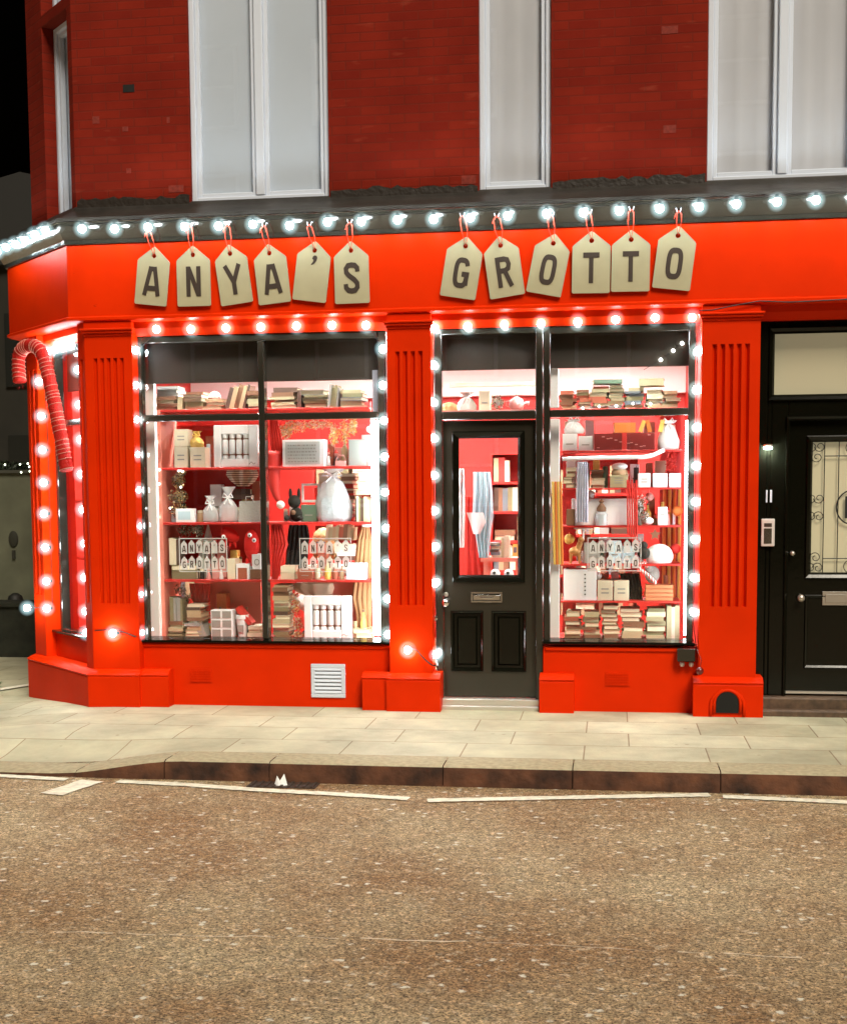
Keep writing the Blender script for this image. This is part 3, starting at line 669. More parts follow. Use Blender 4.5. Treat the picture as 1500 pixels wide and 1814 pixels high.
# extra fittings on the shopfront
q0, q1 = P(551, 1236, -.03), P(611, 1177, -.03); b = MB()
b.box(q0.x, q1.x, -.03, -.0152, q0.z, q0.z+.03).box(q0.x, q1.x, -.03, -.0152, q1.z-.03, q1.z).box(q0.x, q0.x+.03, -.03, -.0152, q0.z+.03, q1.z-.03).box(q1.x-.03, q1.x, -.03, -.0152, q0.z+.03, q1.z-.03)
VT = b.build('vent_grille', 'white', BLD, bevel=.004)
b = MB(); R = Matrix.Rotation(math.radians(-32), 3, 'X'); nn = 7
for i in range(nn):
    z = q0.z+.04+(q1.z-q0.z-.08)*i/(nn-1); b.box(q0.x+.03, q1.x-.03, -.031, -.017, z-.0095, z+.0095, R)
b.build('louvre', 'white', VT)
b = MB(); b.box(q0.x+.03, q1.x-.03, -.0166, -.0156, q0.z+.03, q1.z-.03); b.build('vent_duct', 'dark', VT)

# ------------------------------------------------------------------ strings of bulbs
def droop(a, b_, sag, n=6): return [a.lerp(b_, i/n)+Vector((0, 0, -sag*4*(i/n)*(1-i/n))) for i in range(n)]
def light_string(label, pts, r=.0265, sag=.0, back=(0, 1, 0), lead=None, down=True, cr_=.0035, group='strings of large round bulbs'):
    t = thing('string_lights', label, 'string lights', pts[0], group)
    path = list(lead or [])
    off = Vector((0, 0, .05)) if down else Vector(back)*.045
    an = [p+off for p in pts]
    for a, c in zip(an[:-1], an[1:]): path += droop(a, c, sag)
    path.append(an[-1]); b = MB(); b.tube(path, cr_, 5); b.build('cable', 'cable', t)
    for p, q in zip(pts, an):
        d = (p-q).normalized(); b = MB(); b.ball(p, r, 12, (1, 1, 1)); bo = b.build('bulb', 'bulb', t, smooth='all')
        b = MB(); b.ball(p, r*2.6, 16); b.build('glow_halo', 'halo', bo, smooth='all')  # painted glow halo added round the bulb, not a glass part
        b = MB(); b.tube([q, p-d*(r*.8)], .013, 8); b.build('socket', 'cable', bo)
    return t
fpx = [(145, 405), (203, 405), (262, 402), (327, 401), (387, 400), (448, 397), (513, 399), (580, 393), (640, 392), (704, 389), (768, 388), (833, 385), (899, 382), (968, 378), (1033, 376), (1097, 373), (1168, 369), (1238, 366), (1304, 361), (1376, 357), (1445, 354), (1514, 350), (1582, 347), (1650, 344), (1718, 341), (1787, 338)]
light_string('string of glowing round bulbs along the long black cornice above the red fascia', [P(x, y, -.27) for x, y in fpx], sag=.012)
cs = [.06+.2*i for i in range(6)]
ctz = P(145, 405, -.27).z
cc = [Vector((-2.5, -.27*1.4142, 0)) + Vector((-.7071, .7071, 0))*(s+.12)+Vector((0, 0, ctz+.005*math.sin(s*9))) for s in cs]
light_string('string of bulbs along the angled corner cornice at far left', cc, sag=.012)
LW = [(249, 1121), (247, 1053), (245, 992), (244, 932), (243, 868), (241, 805), (240, 743), (239, 682), (240, 620), (277, 583), (338, 583), (400, 581), (462, 579), (525, 577), (588, 576), (648, 576), (678, 618), (678, 682), (680, 745), (681, 809), (682, 872), (684, 936), (685, 998), (686, 1061), (687, 1124), (722, 1152)]
light_string('string of bulbs framing the large left shop window', [P(x, y, -.045 if 250 < x < 670 else -.03) if x < 700 else P(x, y, -.15) for x, y in LW], back=(0, 1, 0), down=False)
RW = [(772, 1160), (770, 1033), (769, 969), (768, 905), (767, 842), (767, 776), (766, 712), (767, 646), (770, 581), (828, 578), (893, 575), (958, 573), (1023, 570), (1090, 566), (1160, 562), (1226, 562), (1236, 622), (1234, 690), (1234, 757), (1233, 825), (1232, 889), (1231, 956), (1230, 1024), (1229, 1085)]
light_string('string of bulbs framing the shop door and right window', [P(x, y, -.03) if x != 772 or y < 1100 else P(x, y, -.05) for x, y in RW], back=(0, 1, 0), down=False, lead=None)
CL = [(48, 1077), (83, 1078), (82, 1030), (80, 970), (78, 910), (77, 855), (75, 797), (73, 737), (69, 676)]
light_string('string of bulbs down the outer pilaster of the angled corner window', [PCH(x, y, .045) if x != 48 else PCH(x, y, .12) for x, y in CL], back=(.7071, .7071, 0), down=False)
CR = [(200, 1122), (153, 1121), (152, 1083), (150, 1023), (150, 963), (147, 903), (144, 840), (143, 779), (140, 717), (138, 655), (126, 612), (112, 616), (98, 619), (84, 622)]
light_string('string of bulbs beside and over the angled corner window', [P(x, y, -.15) if x == 200 else PCH(x, y, -.02 if x > 130 else -.03) for x, y in CR], back=(.7071, .7071, 0), down=False)
# leads between the strings
def cable(label, pts, r=.0035, nm='cable', m='cable'):
    b = MB(); b.tube(pts, r, 5); return tag(b.build(nm, m), label, 'cable')
cable('black cable linking the bulb on the middle plinth to the door bulbs', [P(722, 1146, -.11), P(738, 1152, -.13), P(752, 1168, -.13), P(764, 1178, -.16), P(775, 1180, -.12), P(773, 1168, -.02)], .005)
cable('black cable running under the bulb on the corner pilaster', [P(168, 1117, -.105), P(188, 1116, -.112), P(200, 1113, -.11), P(222, 1121, -.112), P(240, 1128, -.106), P(249, 1124, -.04)], .004)
cable('thin cable looping down from the lowest bulb on the right window', [P(1229, 1085, -.02), P(1228, 1105, -.02), P(1231, 1130, -.03), P(1233, 1150, -.05)], .003)
cable('thin dark cable pinned under the fascia above the right pilaster', [P(1238, 550, -.11), P(1262, 549, -.125), P(1300, 541, -.125), P(1345, 533, -.125), P(1400, 535, -.125), P(1500, 530, -.125), P(1640, 526, -.125)], .004)
# weatherproof plug box on the sill
q0, q1 = P(1199, 1172, -.06), P(1231, 1149, -.06)
PB = thing('power_box', 'dark weatherproof plug box fixed under the right window sill', 'power box', (q0.x, -.05, q0.z))
b = MB(); b.box(q0.x, q1.x, -.085, -.031, q0.z, q1.z); b.build('casing', 'grey', PB, bevel=.006)
for px in (1208, 1224):
    q = P(px, 1178, -.06); b = MB(); b.lathe([(.016, .016), (.018, 0), (.012, -.012)], (q.x, -.058, q.z), 10); b.build('cable_gland', 'steel', PB)
q = P(1239, 1189, -.2); b = MB(); b.ball(q, .028, 14); b.tube([q, P(1242, 1170, -.13), P(1235, 1152, -.06)], .003, 5)
tag(b.build('bauble', mat('dark_red_bauble', (.12, .008, .005), .15, coat=.5), smooth=50), 'small dark round ball hanging beside the plug box', 'bauble')

# ------------------------------------------------------------------ letter tags
def ribbonstroke(pts, w, close=False):
    n = len(pts); L = []
    for k in range(n):
        if close: a, c = Vector(pts[k-1]), Vector(pts[(k+1) % n])
        else: a, c = Vector(pts[max(k-1, 0)]), Vector(pts[min(k+1, n-1)])
        p = Vector(pts[k]); ns = []
        for s, e in ((a, p), (p, c)):
            if (e-s).length > 1e-6: d = (e-s).normalized(); ns.append(Vector((-d.y, d.x)))
        nn = sum(ns, Vector((0, 0))).normalized(); sc = 1/max(.4, nn.dot(ns[0]))
        L.append((p+nn*w/2*sc, p-nn*w/2*sc))
    return L
def superel(cx, cy, a, b_, n=28, e=.62, t0=0, t1=2*PI):
    out = []
    for i in range(n):
        t = t0+(t1-t0)*i/(n if abs(t1-t0-2*PI) < 1e-6 else n-1); c, s = math.cos(t), math.sin(t)
        out.append((cx+a*math.copysign(abs(c)**e, c), cy+b_*math.copysign(abs(s)**e, s)))
    return out
LW_ = .17
GL = {  # letters in a box 0..0.62 wide, 0..1 high: (points, closed)
 'A': [([(.02, 0), (.235, 1)], 0), ([(.60, 0), (.385, 1)], 0), ([(.22, .92), (.40, .92)], 0), ([(.14, .26), (.48, .26)], 0)],
 'N': [([(.1, 0), (.1, 1)], 0), ([(.52, 0), (.52, 1)], 0), ([(.12, .96), (.50, .04)], 0)],
 'Y': [([(.02, 1), (.31, .42)], 0), ([(.60, 1), (.31, .42)], 0), ([(.31, .5), (.31, 0)], 0)],
 'T': [([(.31, 0), (.31, .95)], 0), ([(.0, .91), (.62, .91)], 0)],
 'O': [(superel(.31, .5, .22, .415), 1)],
 'G': [(superel(.31, .5, .22, .415, 24, .62, .42, 2*PI-.0), 0), ([(.53, .5), (.53, .1)], 0), ([(.33, .46), (.62, .46)], 0)],
 'R': [([(.1, 0), (.1, 1)], 0), ([(.1, .92), (.36, .92), (.48, .88), (.52, .74), (.48, .6), (.36, .54), (.1, .54)], 0), ([(.34, .52), (.54, 0)], 0)],
 'S': [([(.54, .70), (.53, .82), (.44, .905), (.31, .92), (.18, .90), (.10, .80), (.11, .68), (.2, .585), (.42, .44), (.52, .33), (.53, .2), (.44, .1), (.31, .08), (.18, .1), (.09, .19), (.08, .31)], 0)],
}
def letter_tag(ch, apex, bot, wpx, nth):
    A = P(*apex, -.135); B = P(*bot, -.125); up = (A-B); H = up.length; up.normalize()
    yv = Vector((0, 1, 0)); rt = up.cross(yv); rt.normalize(); rt = -rt if rt.x < 0 else rt
    inn = rt.cross(up).normalized(); inn = inn if inn.y > 0 else -inn
    W = wpx/251; MM = Matrix((rt, inn, up)).transposed().to_4x4(); MM.translation = B
    t = thing('letter_tag', nth, 'sign', B, 'luggage tag letters hung on the red fascia')
    sh = H*.25; h = W/2; c = .008
    outl = [(-h+c, 0), (-h, c), (-h, H-sh), (-h*.93, H-sh+.012), (-.012, H-.006), (0, H), (.012, H-.006), (h*.93, H-sh+.012), (h, H-sh), (h, c), (h-c, 0)]
    hr, hz = .0165, H-.062; m = 16
    hole = [(hr*math.cos(2*PI*i/m+PI/2), hz+hr*math.sin(2*PI*i/m+PI/2)) for i in range(m)]
    b = MB(MM); th = .012
    # plate with a real punched hole: ring of faces between the outline (resampled) and the hole
    def resamp(pl, n):
        pl = pl+[pl[0]]; ds = [0]
        for a, e in zip(pl[:-1], pl[1:]): ds.append(ds[-1]+math.dist(a, e))
        out = []
        return pl, ds
    pts = []; N = 64
    c0 = Vector((0, hz)); res = []
    ang = sorted([math.atan2(z-hz, x) for x, z in outl]+[2*PI*i/N-PI for i in range(N)])
    for a in ang:                                        # ray from the hole centre to the outline
        d = Vector((math.cos(a), math.sin(a))); best = None
        for p, q in zip(outl, outl[1:]+outl[:1]):
            p, q = Vector(p), Vector(q); e = q-p; den = d.x*e.y-d.y*e.x
            if abs(den) < 1e-9: continue
            w = p-c0; tt = (w.x*e.y-w.y*e.x)/den; uu = (w.x*d.y-w.y*d.x)/den
            if tt > 0 and -1e-4 <= uu <= 1.0001 and (best is None or tt < best): best = tt
        if best: res.append((a, best))
    K = len(res); P4 = []
    for y in (0, th):
        for a, tt in res: P4 += [(tt*math.cos(a), y, hz+tt*math.sin(a)), (hr*math.cos(a), y, hz+hr*math.sin(a))]
    fs = []
    for i in range(K):
        j = (i+1) % K; o = 2*K
        fs += [(2*i, 2*j, 2*j+1, 2*i+1), (o+2*i, o+2*i+1, o+2*j+1, o+2*j), (2*i, o+2*i, o+2*j, 2*j), (2*i+1, 2*j+1, o+2*j+1, o+2*i+1)]
    b.faces(P4, fs); b.build('plate', 'tag', t)
    lh = H*.50; lw = lh*.86; x0 = -.31*lw; z0 = H*.16; b = MB(MM); yy = -.0022
    if ch == "'":
        z0 = H*.60
        for poly in ([(-.004, .055), (.004, .062), (.016, .06), (.021, .048), (.018, .03), (.008, .012), (-.006, .002), (-.012, .004), (-.002, .02), (.001, .032), (-.008, .04)],):
            b.prism([(x*1.25, z0+z*1.1) for x, z in poly], yy, -.0003)
    else:
        for k, (pts, cl) in enumerate(GL[ch]):
            y0 = yy-.0003*k; L = ribbonstroke(pts, LW_, cl); n_ = len(L); pp = []
            for a, e in L:
                for v in (a, e): pp.append((x0+v.x*lw, y0, z0+v.y*lh))
            for a, e in L:
                for v in (a, e): pp.append((x0+v.x*lw, -.0003+.0001*k, z0+v.y*lh))
            fs = []; rg = range(n_) if cl else range(n_-1); o = 2*n_
            for i in rg:
                j = (i+1) % n_; fs += [(2*i, 2*j, 2*j+1, 2*i+1), (2*i, o+2*i, o+2*j, 2*j), (2*i+1, 2*j+1, o+2*j+1, o+2*i+1)]
            if not cl: fs += [(0, 1, o+1, o), (2*n_-2, o+2*n_-2, o+2*n_-1, 2*n_-1)]
            b.faces(pp, fs)
    b.build('letter', 'ink', t)
    # hook on the cornice and red ribbon loop through the hole
    hp = MM @ Vector((0, -.004, hz)); hook = Vector((hp.x+random.uniform(-.02, .02), -.2, CB+.075+random.uniform(-.005, .02)))
    b = MB(); b.tube([hook+Vector((-.016, .03, .012)), hook+Vector((-.016, 0, .01)), hook+Vector((-.01, -.004, -.012)), hook+Vector((.01, -.004, -.012)), hook+Vector((.016, 0, .01)), hook+Vector((.016, .03, .012))], .004, 6)
    b.build('hook', 'white', t, smooth='all')
    b = MB()
    for s in (-1, 1):
        w = random.uniform(.012, .026)
        b.tube([hp+Vector((0, .0, 0)), hp+Vector((s*w*.4, -.008, .03)), hp.lerp(hook, .5)+Vector((s*w, -.012, 0)), hook+Vector((s*w*.9, -.012, -.03)), hook+Vector((0, -.004, -.008))], [.0025, .0025, .004, .005, .004], 5)
    if random.random() < .6:
        b.tube([hook+Vector((0, -.01, -.01)), hook+Vector((-.02, -.018, -.035)), hook+Vector((-.03, -.01, -.06))], [.005, .005, .003], 5)
    b.build('ribbon', 'ribbon', t, smooth='all')
TG = [('A', (274, 437), (266, 540), 59, 'cream luggage tag sign with first letter A of the left word'), ('N', (341, 435), (344, 542), 61, 'cream luggage tag sign with black letter N'),
 ('Y', (405, 433), (420, 538), 58, 'tilted cream luggage tag sign with black letter Y'), ('A', (475, 432), (487, 537), 58, 'cream luggage tag sign with letter A between Y and the apostrophe'),
 ("'", (559, 427), (547, 533), 60, 'tilted cream luggage tag sign with only a black apostrophe'), ('S', (621, 427), (624, 537), 61, 'cream luggage tag sign with black letter S'),
 ('G', (827, 419), (810, 527), 62, 'tilted cream luggage tag sign with black letter G'), ('R', (884, 418), (899, 525), 60, 'tilted cream luggage tag sign with black letter R'),
 ('O', (983, 414), (962, 521), 60, 'leaning cream tag with letter O between R and T'), ('T', (1048, 409), (1046, 519), 64, 'cream tag with letter T right after the first O'),
 ('T', (1118, 407), (1116, 516), 64, 'cream tag with letter T just before the last O'), ('O', (1203, 400), (1188, 512), 63, 'cream tag with letter O at the far right end')]
for a in TG: letter_tag(*a)

# ------------------------------------------------------------------ tinsel candy cane
kk = [(35, 677), (33, 652), (34, 630), (42, 616), (55, 612), (68, 617), (77, 632), (83, 655), (90, 685), (98, 722), (104, 755), (110, 785), (114, 810), (118, 833)]
def caneY(px): return .50-(px-33)/85*.50
path = [P(x, y, caneY(x)) for x, y in kk]
def smooth_path(p, n=5):
    out = []
    for i in range(len(p)-1):
        a, b_, c, d = p[max(i-1, 0)], p[i], p[i+1], p[min(i+2, len(p)-1)]
        for k in range(n):
            t = k/n; out.append(.5*((2*b_)+(-a+c)*t+(2*a-5*b_+4*c-d)*t*t+(-a+3*b_-3*c+d)*t**3))
    return out+[p[-1]]
path = smooth_path(path, 7)
CN = thing('candy_cane', 'large red tinsel candy cane with pale stripes hanging on the corner pilaster', 'candy cane', path[-1])
b = MB(); b.tube(path, [.049+.003*math.sin(i*2.4) for i in range(len(path))], 14); b.build('cane', mat('red_tinsel', (.45, .01, .005), .5, spec=.2, bump=(120, 1)), CN, smooth='all')
bl = mat('pale_tinsel_stripe', (.6, .26, .19), .5, bump=(160, 1)); k = 0
acc = 0; nxt = .02
for i in range(1, len(path)):
    acc += (path[i]-path[i-1]).length
    if acc > nxt:
        k += 1; nxt += .034 if k % 5 else .085
        t = (path[min(i+1, len(path)-1)]-path[i-1]).normalized(); x = t.cross(Vector((0, 1, 0))).normalized(); y = t.cross(x)
        b = MB(); b.tube([path[i]+(x*math.cos(a)+y*math.sin(a))*.0515+t*.012*math.sin(a) for a in [2*PI*j/16 for j in range(16)]], .0028, 5, close=True); b.build('stripe', bl, CN, smooth='all')

random.seed(3); b = MB()
for i in range(700):                                     # loose tinsel strands
    p = path[random.randrange(len(path))]; d = Vector([random.gauss(0, 1) for _ in range(3)]).normalized(); s = d.cross(Vector((0, .3, 1))).normalized()*.0022
    b.faces([p+d*.044-s, p+d*.044+s, p+d*.068], [(0, 1, 2)])
b.build('strands', bpy.data.materials['red_tinsel'], CN)

# ------------------------------------------------------------------ lamps inside the shop
for x, y, w, d in ((-1.5, .95, .5, .16), (-.7, .95, .5, .16), (-1.1, 2.6, .6, .3), (.45, 1.7, .5, .3), (1.35, .95, .6, .16), (1.3, 2.7, .5, .3)):
    t = thing('ceiling_light', {(-1.5, .95): 'lit white ceiling strip over the left half of left window display', (-.7, .95): 'lit white ceiling strip over the right half of left window display', (-1.1, 2.6): 'lit ceiling light deep in the shop behind left window', (.45, 1.7): 'lit ceiling light just inside the shop door', (1.35, .95): 'lit white ceiling strip over the right window display', (1.3, 2.7): 'lit ceiling light deep in the shop behind right window'}[(x, y)], 'ceiling light', (x, y, 2.85), 'lit shop ceiling lights')
    b = MB(); b.box(x-w/2-.02, x+w/2+.02, y-d/2-.02, y+d/2+.02, 2.82, 2.859); b.build('housing', 'white', t)
    b = MB(); b.box(x-w/2, x+w/2, y-d/2, y+d/2, 2.81, 2.82); b.build('diffuser', 'panel', t)
for (a_, c_, lb) in ((XL0+.1, XL1-.1, 'slim added fill light hidden above the front of the left window display'), (XD0+.75, XD1-.08, 'slim added fill light hidden above the front of the right window display')):
    t = thing('added_fill_light', lb, 'added light', (a_, .205, 2.8), 'added hidden strips lighting the window fronts')  # invented source behind the pelmet, added to brighten the stock fronts
    b = MB(); b.box(a_, c_, .185, .225, 2.8, 2.856); b.build('housing', 'white', t)
    b = MB(); b.box(a_+.01, c_-.01, .19, .22, 2.785, 2.7995); b.build('diffuser', 'fpanel', t)
def led(px0, px1, py0, py1, Y, label):
    a, c = P(px0, py1, Y), P(px1, py0, Y); t = thing('light_strip', label, 'light strip', (a.x, Y, a.z), 'vertical lit strips inside the shop windows')
    b = MB(); b.box(c.x+.0005, c.x+.012, Y, Y+.05, a.z, c.z); b.build('channel', 'white', t, bevel=.003)
    b = MB(); b.box(a.x+.004, c.x, Y, Y+.05, a.z+.01, c.z-.01); b.build('tube', 'led', t)
led(660, 672, 742, 1128, .13, 'glowing white strip down the right side of left window display')
led(1210, 1219, 742, 1128, .13, 'glowing strip down the right edge of the right window display')

# ------------------------------------------------------------------ white lining posts and shelves
YS0, YS1 = .24, .62
def post(px0, px1, py0, py1, label, m='trimwhite', Y=.18, dpt=.05, nm='white_post'):
    a, c = P(px0, py1, Y), P(px1, py0, Y); b = MB(); b.box(a.x, c.x, Y, Y+dpt, a.z, c.z)
    return tag(b.build(nm, m, bevel=.003), label, 'post')
post(258, 272, 668, 1130, 'white upright post at the left edge of left window display')
post(968, 991, 742, 1130, 'broad white boxed post at left of right window display')
post(966, 989, 652, 722, 'short white post in the transom above the right window')
post(660, 674, 655, 740, 'short white post at the right end of left transom', 'white', .12)
LR = [P(460, y, YS0).z for y in (723, 827, 925, 1027)]; L0 = P(460, 1131, YS0).z
RRW = [P(1100, y, YS0).z for y in (723, 797, 864, 931, 999, 1065)]; R0 = P(1100, 1132, YS0).z
lx0, lx1 = P(288, 900, YS0).x, P(655, 900, YS0).x; rx0, rx1 = P(993, 900, YS0).x, P(1207, 900, YS0).x
LU = thing('display_shelves', 'red open display shelves filling the large left window', 'shelves', (lx0, YS0, L0))
b = MB()
for z in LR: b.box(lx0, lx1, YS0, YS1, z-.018, z-.0005)
b.box(lx0-.06, lx1+.02, .12, YS1, L0-.03, L0-.0005); b.build('shelf', 'inred', LU, bevel=.002)
b = MB()
for x in (lx0-.045,): b.box(x, x+.04, YS0+.01, YS1, L0, LR[0])
b.build('upright', 'salmon', LU)
b = MB(); b.box(P(372, 1060, .6).x, P(462, 1060, .6).x, .6, .615, L0, LR[3]-.02).box(P(590, 1060, .6).x, P(655, 1060, .6).x, .6, .615, L0, LR[3]-.02); b.build('back_panel', 'salmon', LU)
b = MB(); b.box(P(300, 1060, .63).x, P(468, 1060, .63).x, .625, .64, LR[3]-.018, LR[1]+.33); b.build('back_board', 'inred', LU)
RU = thing('display_shelves', 'red open display shelves filling the right window', 'shelves', (rx0, YS0, R0))
b = MB()
for z in RRW: b.box(rx0, rx1, YS0, YS1, z-.014, z-.0005)
b.box(rx0-.03, rx1+.02, .12, YS1, R0-.03, R0-.0005); b.build('shelf', 'inred', RU, bevel=.002)
b = MB(); b.box(rx1-.14, rx1+.01, .625, .64, R0, RRW[0]).box(rx0, rx0+.1, .625, .64, R0, RRW[1]); b.build('back_board', 'inred', RU)

# ------------------------------------------------------------------ things on the shelves
TX = {}
def cm(name, col=(), rough=.65, **k):
    if name not in TX: TX[name] = mat(name.replace(' ', '_'), col, rough, **k)
    return TX[name]
C_ = {'olive': (.22, .2, .1), 'tan': (.45, .32, .18), 'brown': (.2, .1, .05), 'dark brown': (.08, .045, .028), 'cream': (.72, .66, .48), 'grey': (.3, .3, .27), 'rust': (.36, .1, .05), 'green': (.12, .2, .13), 'slate': (.13, .16, .18), 'red': (.6, .03, .02), 'white': (.88, .9, .9), 'orange': (.75, .22, .04), 'yellow': (.8, .55, .12), 'black': (.015, .013, .01), 'pale blue': (.5, .68, .75), 'pink': (.75, .36, .32), 'khaki': (.42, .38, .22)}
def cc_(n): return cm(n+' card', C_[n], .6)
PG = cm('book pages', (.78, .7, .5), .8)
def book(cx, y0, z0, w, d, t, col, label, ang=0, spine=True, group='books in the shop window'):
    # lying flat: w along x, d into the window, t thick; spine or page edges towards the street
    o = thing('book', label, 'book', (cx, y0+d/2, z0), group); R = Matrix.Translation((cx, y0+d/2, z0)) @ Matrix.Rotation(ang, 4, 'Z'); bt = min(.004, t*.16)
    b = MB(R); b.box(-w/2, w/2, -d/2, d/2, 0, bt).box(-w/2, w/2, -d/2, d/2, t-bt, t)
    if spine: b.box(-w/2, w/2, -d/2, -d/2+.004, bt, t-bt)
    else: b.box(-w/2, -w/2+.004, -d/2, d/2, bt, t-bt)
    b.build('cover', cc_(col), o)
    b = MB(R)
    if spine: b.box(-w/2+.006, w/2-.006, -d/2+.0045, d/2-.006, bt+.0004, t-bt-.0004)
    else: b.box(-w/2+.0045, w/2-.005, -d/2+.006, d/2-.006, bt+.0004, t-bt-.0004)
    b.build('pages', PG, o)
    return o
def ubook(x0, y0, z0, t, d, h, col, label, lean=0, group='books in the shop window'):
    # standing: t thick along x, spine to the street; lean about the lower front edge
    o = thing('book', label, 'book', (x0, y0, z0), group); L = math.radians(lean)
    R = Matrix.Translation((x0+(t if lean > 0 else 0), y0, z0)) @ Matrix.Rotation(L, 4, 'Y') @ Matrix.Translation((-(t if lean > 0 else 0), 0, 0)); bt = min(.004, t*.16)
    b = MB(R); b.box(0, bt, 0, d, 0, h).box(t-bt, t, 0, d, 0, h).box(bt, t-bt, 0, .004, 0, h); b.build('cover', cc_(col), o)
    b = MB(R); b.box(bt+.0004, t-bt-.0004, .0045, d-.006, .006, h-.006); b.build('pages', PG, o)
    return o
def pile(px0, px1, pyt, zb, Y, cols, where, jit=.012, tmin=.014, tmax=.034, n=None, ybase=None):
    x0, x1 = P(px0, pyt, Y).x, P(px1, pyt, Y).x; H = P((px0+px1)/2, pyt, Y).z-zb
    n = n or max(1, round(H/((tmin+tmax)/2))); ts = [random.uniform(tmin, tmax) for _ in range(n)]; k = H/sum(ts); z = zb
    for i, t in enumerate(ts):
        t *= k; w = (x1-x0)*random.uniform(.82, 1.0); c = cols[random.randrange(len(cols))]
        nth = 'only' if n == 1 else ('bottom' if i == 0 else ('top' if i == n-1 else ORD[i]+' lowest'))
        book((x0+x1)/2+random.uniform(-jit, jit), Y+random.uniform(-.01, .02), z, w, .2, t-.0006, c, f'{c} book, {nth} in {where}'.replace('the ', '', 0), random.uniform(-.09, .09), random.random() < .62)
        z += t
    return z
def row(px0, px1, pyt, zb, Y, cols, where, n, lean=0, jit=.03):
    x0, x1 = P(px0, pyt, Y).x, P(px1, pyt, Y).x; H = P((px0+px1)/2, pyt, Y).z-zb; ts = [random.uniform(.6, 1.3) for _ in range(n)]; k = (x1-x0)/sum(ts)/(1.0); x = x0
    for i, t in enumerate(ts):
        t *= k; c = cols[random.randrange(len(cols))]; h = H-random.uniform(0, jit)
        ubook(x, Y+random.uniform(0, .012), zb+(.0 if not lean else .0), t-.0008, .15, h, c, f'{c} book, {ORD[i]} from left in {where}', lean)
        x += t
def rect(px0, px1, py0, py1, Y): a, c = P(px0, py1, Y), P(px1, py0, Y); return a.x, c.x, a.z, c.z
def carton(px0, px1, py0, zb, Y, label, col='white', d=.12, lines=2, cat='box', lid=False, name='box'):
    x0, x1, _, z1 = rect(px0, px1, py0, py0+5, Y); o = thing(name, label, cat, ((x0+x1)/2, Y, zb))
    b = MB(); b.box(x0, x1, Y, Y+d, zb, z1); b.build('body', cc_(col), o, bevel=.003)
    w, h = x1-x0, z1-zb
    if lines:
        b = MB()
        for i in range(lines): b.box(x0+w*.25, x1-w*.25, Y-.0016, Y+.001, zb+h*(.36+.2*i), zb+h*(.42+.2*i))
        b.build('printing', cc_('grey'), o)
    if lid:
        b = MB(); b.box(x0-.004, x1+.004, Y-.004, Y+d+.004, z1-.022, z1+.002); b.build('lid', cc_(col), o, bevel=.002)
    return o
def frame_obj(px0, px1, py0, py1, Y, r, label, name='photo_display', houses=0, cat='frame', zb=None, bars=()):
    x0, x1, z0, z1 = rect(px0, px1, py0, py1, Y); z0 = zb if zb is not None else z0
    o = thing(name, label, cat, ((x0+x1)/2, Y, z0)); b = MB()
    b.box(x0, x0+r, Y, Y+.012, z0, z1).box(x1-r, x1, Y, Y+.012, z0, z1).box(x0+r, x1-r, Y, Y+.012, z1-r, z1).box(x0+r, x1-r, Y, Y+.012, z0, z0+r)
    for f in bars: b.box(x0+r, x1-r, Y+.002, Y+.01, z0+(z1-z0)*f-r/2, z0+(z1-z0)*f+r/2)
    b.build('frame', cc_('white'), o, bevel=.002)
    k = 0; rows_ = [0]+[f for f in bars]
    for f in rows_:
        if not houses: break
        for i in range(houses):
            w = (x1-x0)/(houses+.6); cx = x0+w*(.8+i); h = w*1.25; zz = z0+(z1-z0)*f+r; w *= .66
            b = MB(); b.prism([(cx-w/2, zz), (cx-w/2, zz+h*.62), (cx, zz+h), (cx+w/2, zz+h*.62), (cx+w/2, zz)], Y+.012, Y+.03); hh = b.build('paper_house', cc_('white'), o)
            b = MB(); b.box(cx-w*.18, cx+w*.18, Y+.0105, Y+.013, zz+h*.12, zz+h*.5); b.build('opening', cc_('brown'), hh)
    return o
def crackers(px0, px1, py0, py1, zb, Y, label):
    x0, x1, _, z1 = rect(px0, px1, py0, py1, Y); o = thing('cracker_box', label, 'gift box', ((x0+x1)/2, Y, zb)); w, h = x1-x0, z1-zb
    b = MB(); a, c, e, f = x0+w*.17, x1-w*.21, zb+h*.2, z1-h*.22
    b.box(x0, a, Y, Y+.06, zb, z1).box(c, x1, Y, Y+.06, zb, z1).box(a, c, Y, Y+.06, zb, e).box(a, c, Y, Y+.06, f, z1); b.build('box_front', cc_('white'), o, bevel=.006)
    b = MB(); b.box(a-.01, c+.01, Y+.045, Y+.058, e-.01, f+.01); b.build('box_inside', cc_('rust'), o)
    n = 4; r = (c-a)/n/2
    for i in range(n):
        cx = a+r*(2*i+1); hh = f-e
        b = MB(); b.lathe([(r*.9, e+.001), (r*.8, e+hh*.12), (r*.45, e+hh*.17), (r*.86, e+hh*.22), (r*.86, e+hh*.76), (r*.45, e+hh*.81), (r*.8, e+hh*.86), (r*.9, f-.001)], (cx, Y+.026, 0), 10, 'z'); cr = b.build('cracker', cc_('white'), o, smooth=40)
        b = MB()
        for zz in (e+hh*.165, e+hh*.805): b.lathe([(r*.62, zz-.007), (r*.62, zz+.007)], (cx, Y+.026, 0), 10)
        b.build('ribbon_tie', cc_('brown'), cr)
    b = MB(); b.tube([(x1-w*.2, Y-.001, zb+h*.08), (x1-w*.15, Y-.001, zb+h*.12), (x1-w*.1, Y-.001, zb+h*.07), (x1-w*.06, Y-.001, zb+h*.1)], .003, 5); b.build('emblem', cc_('grey'), o)
    return o
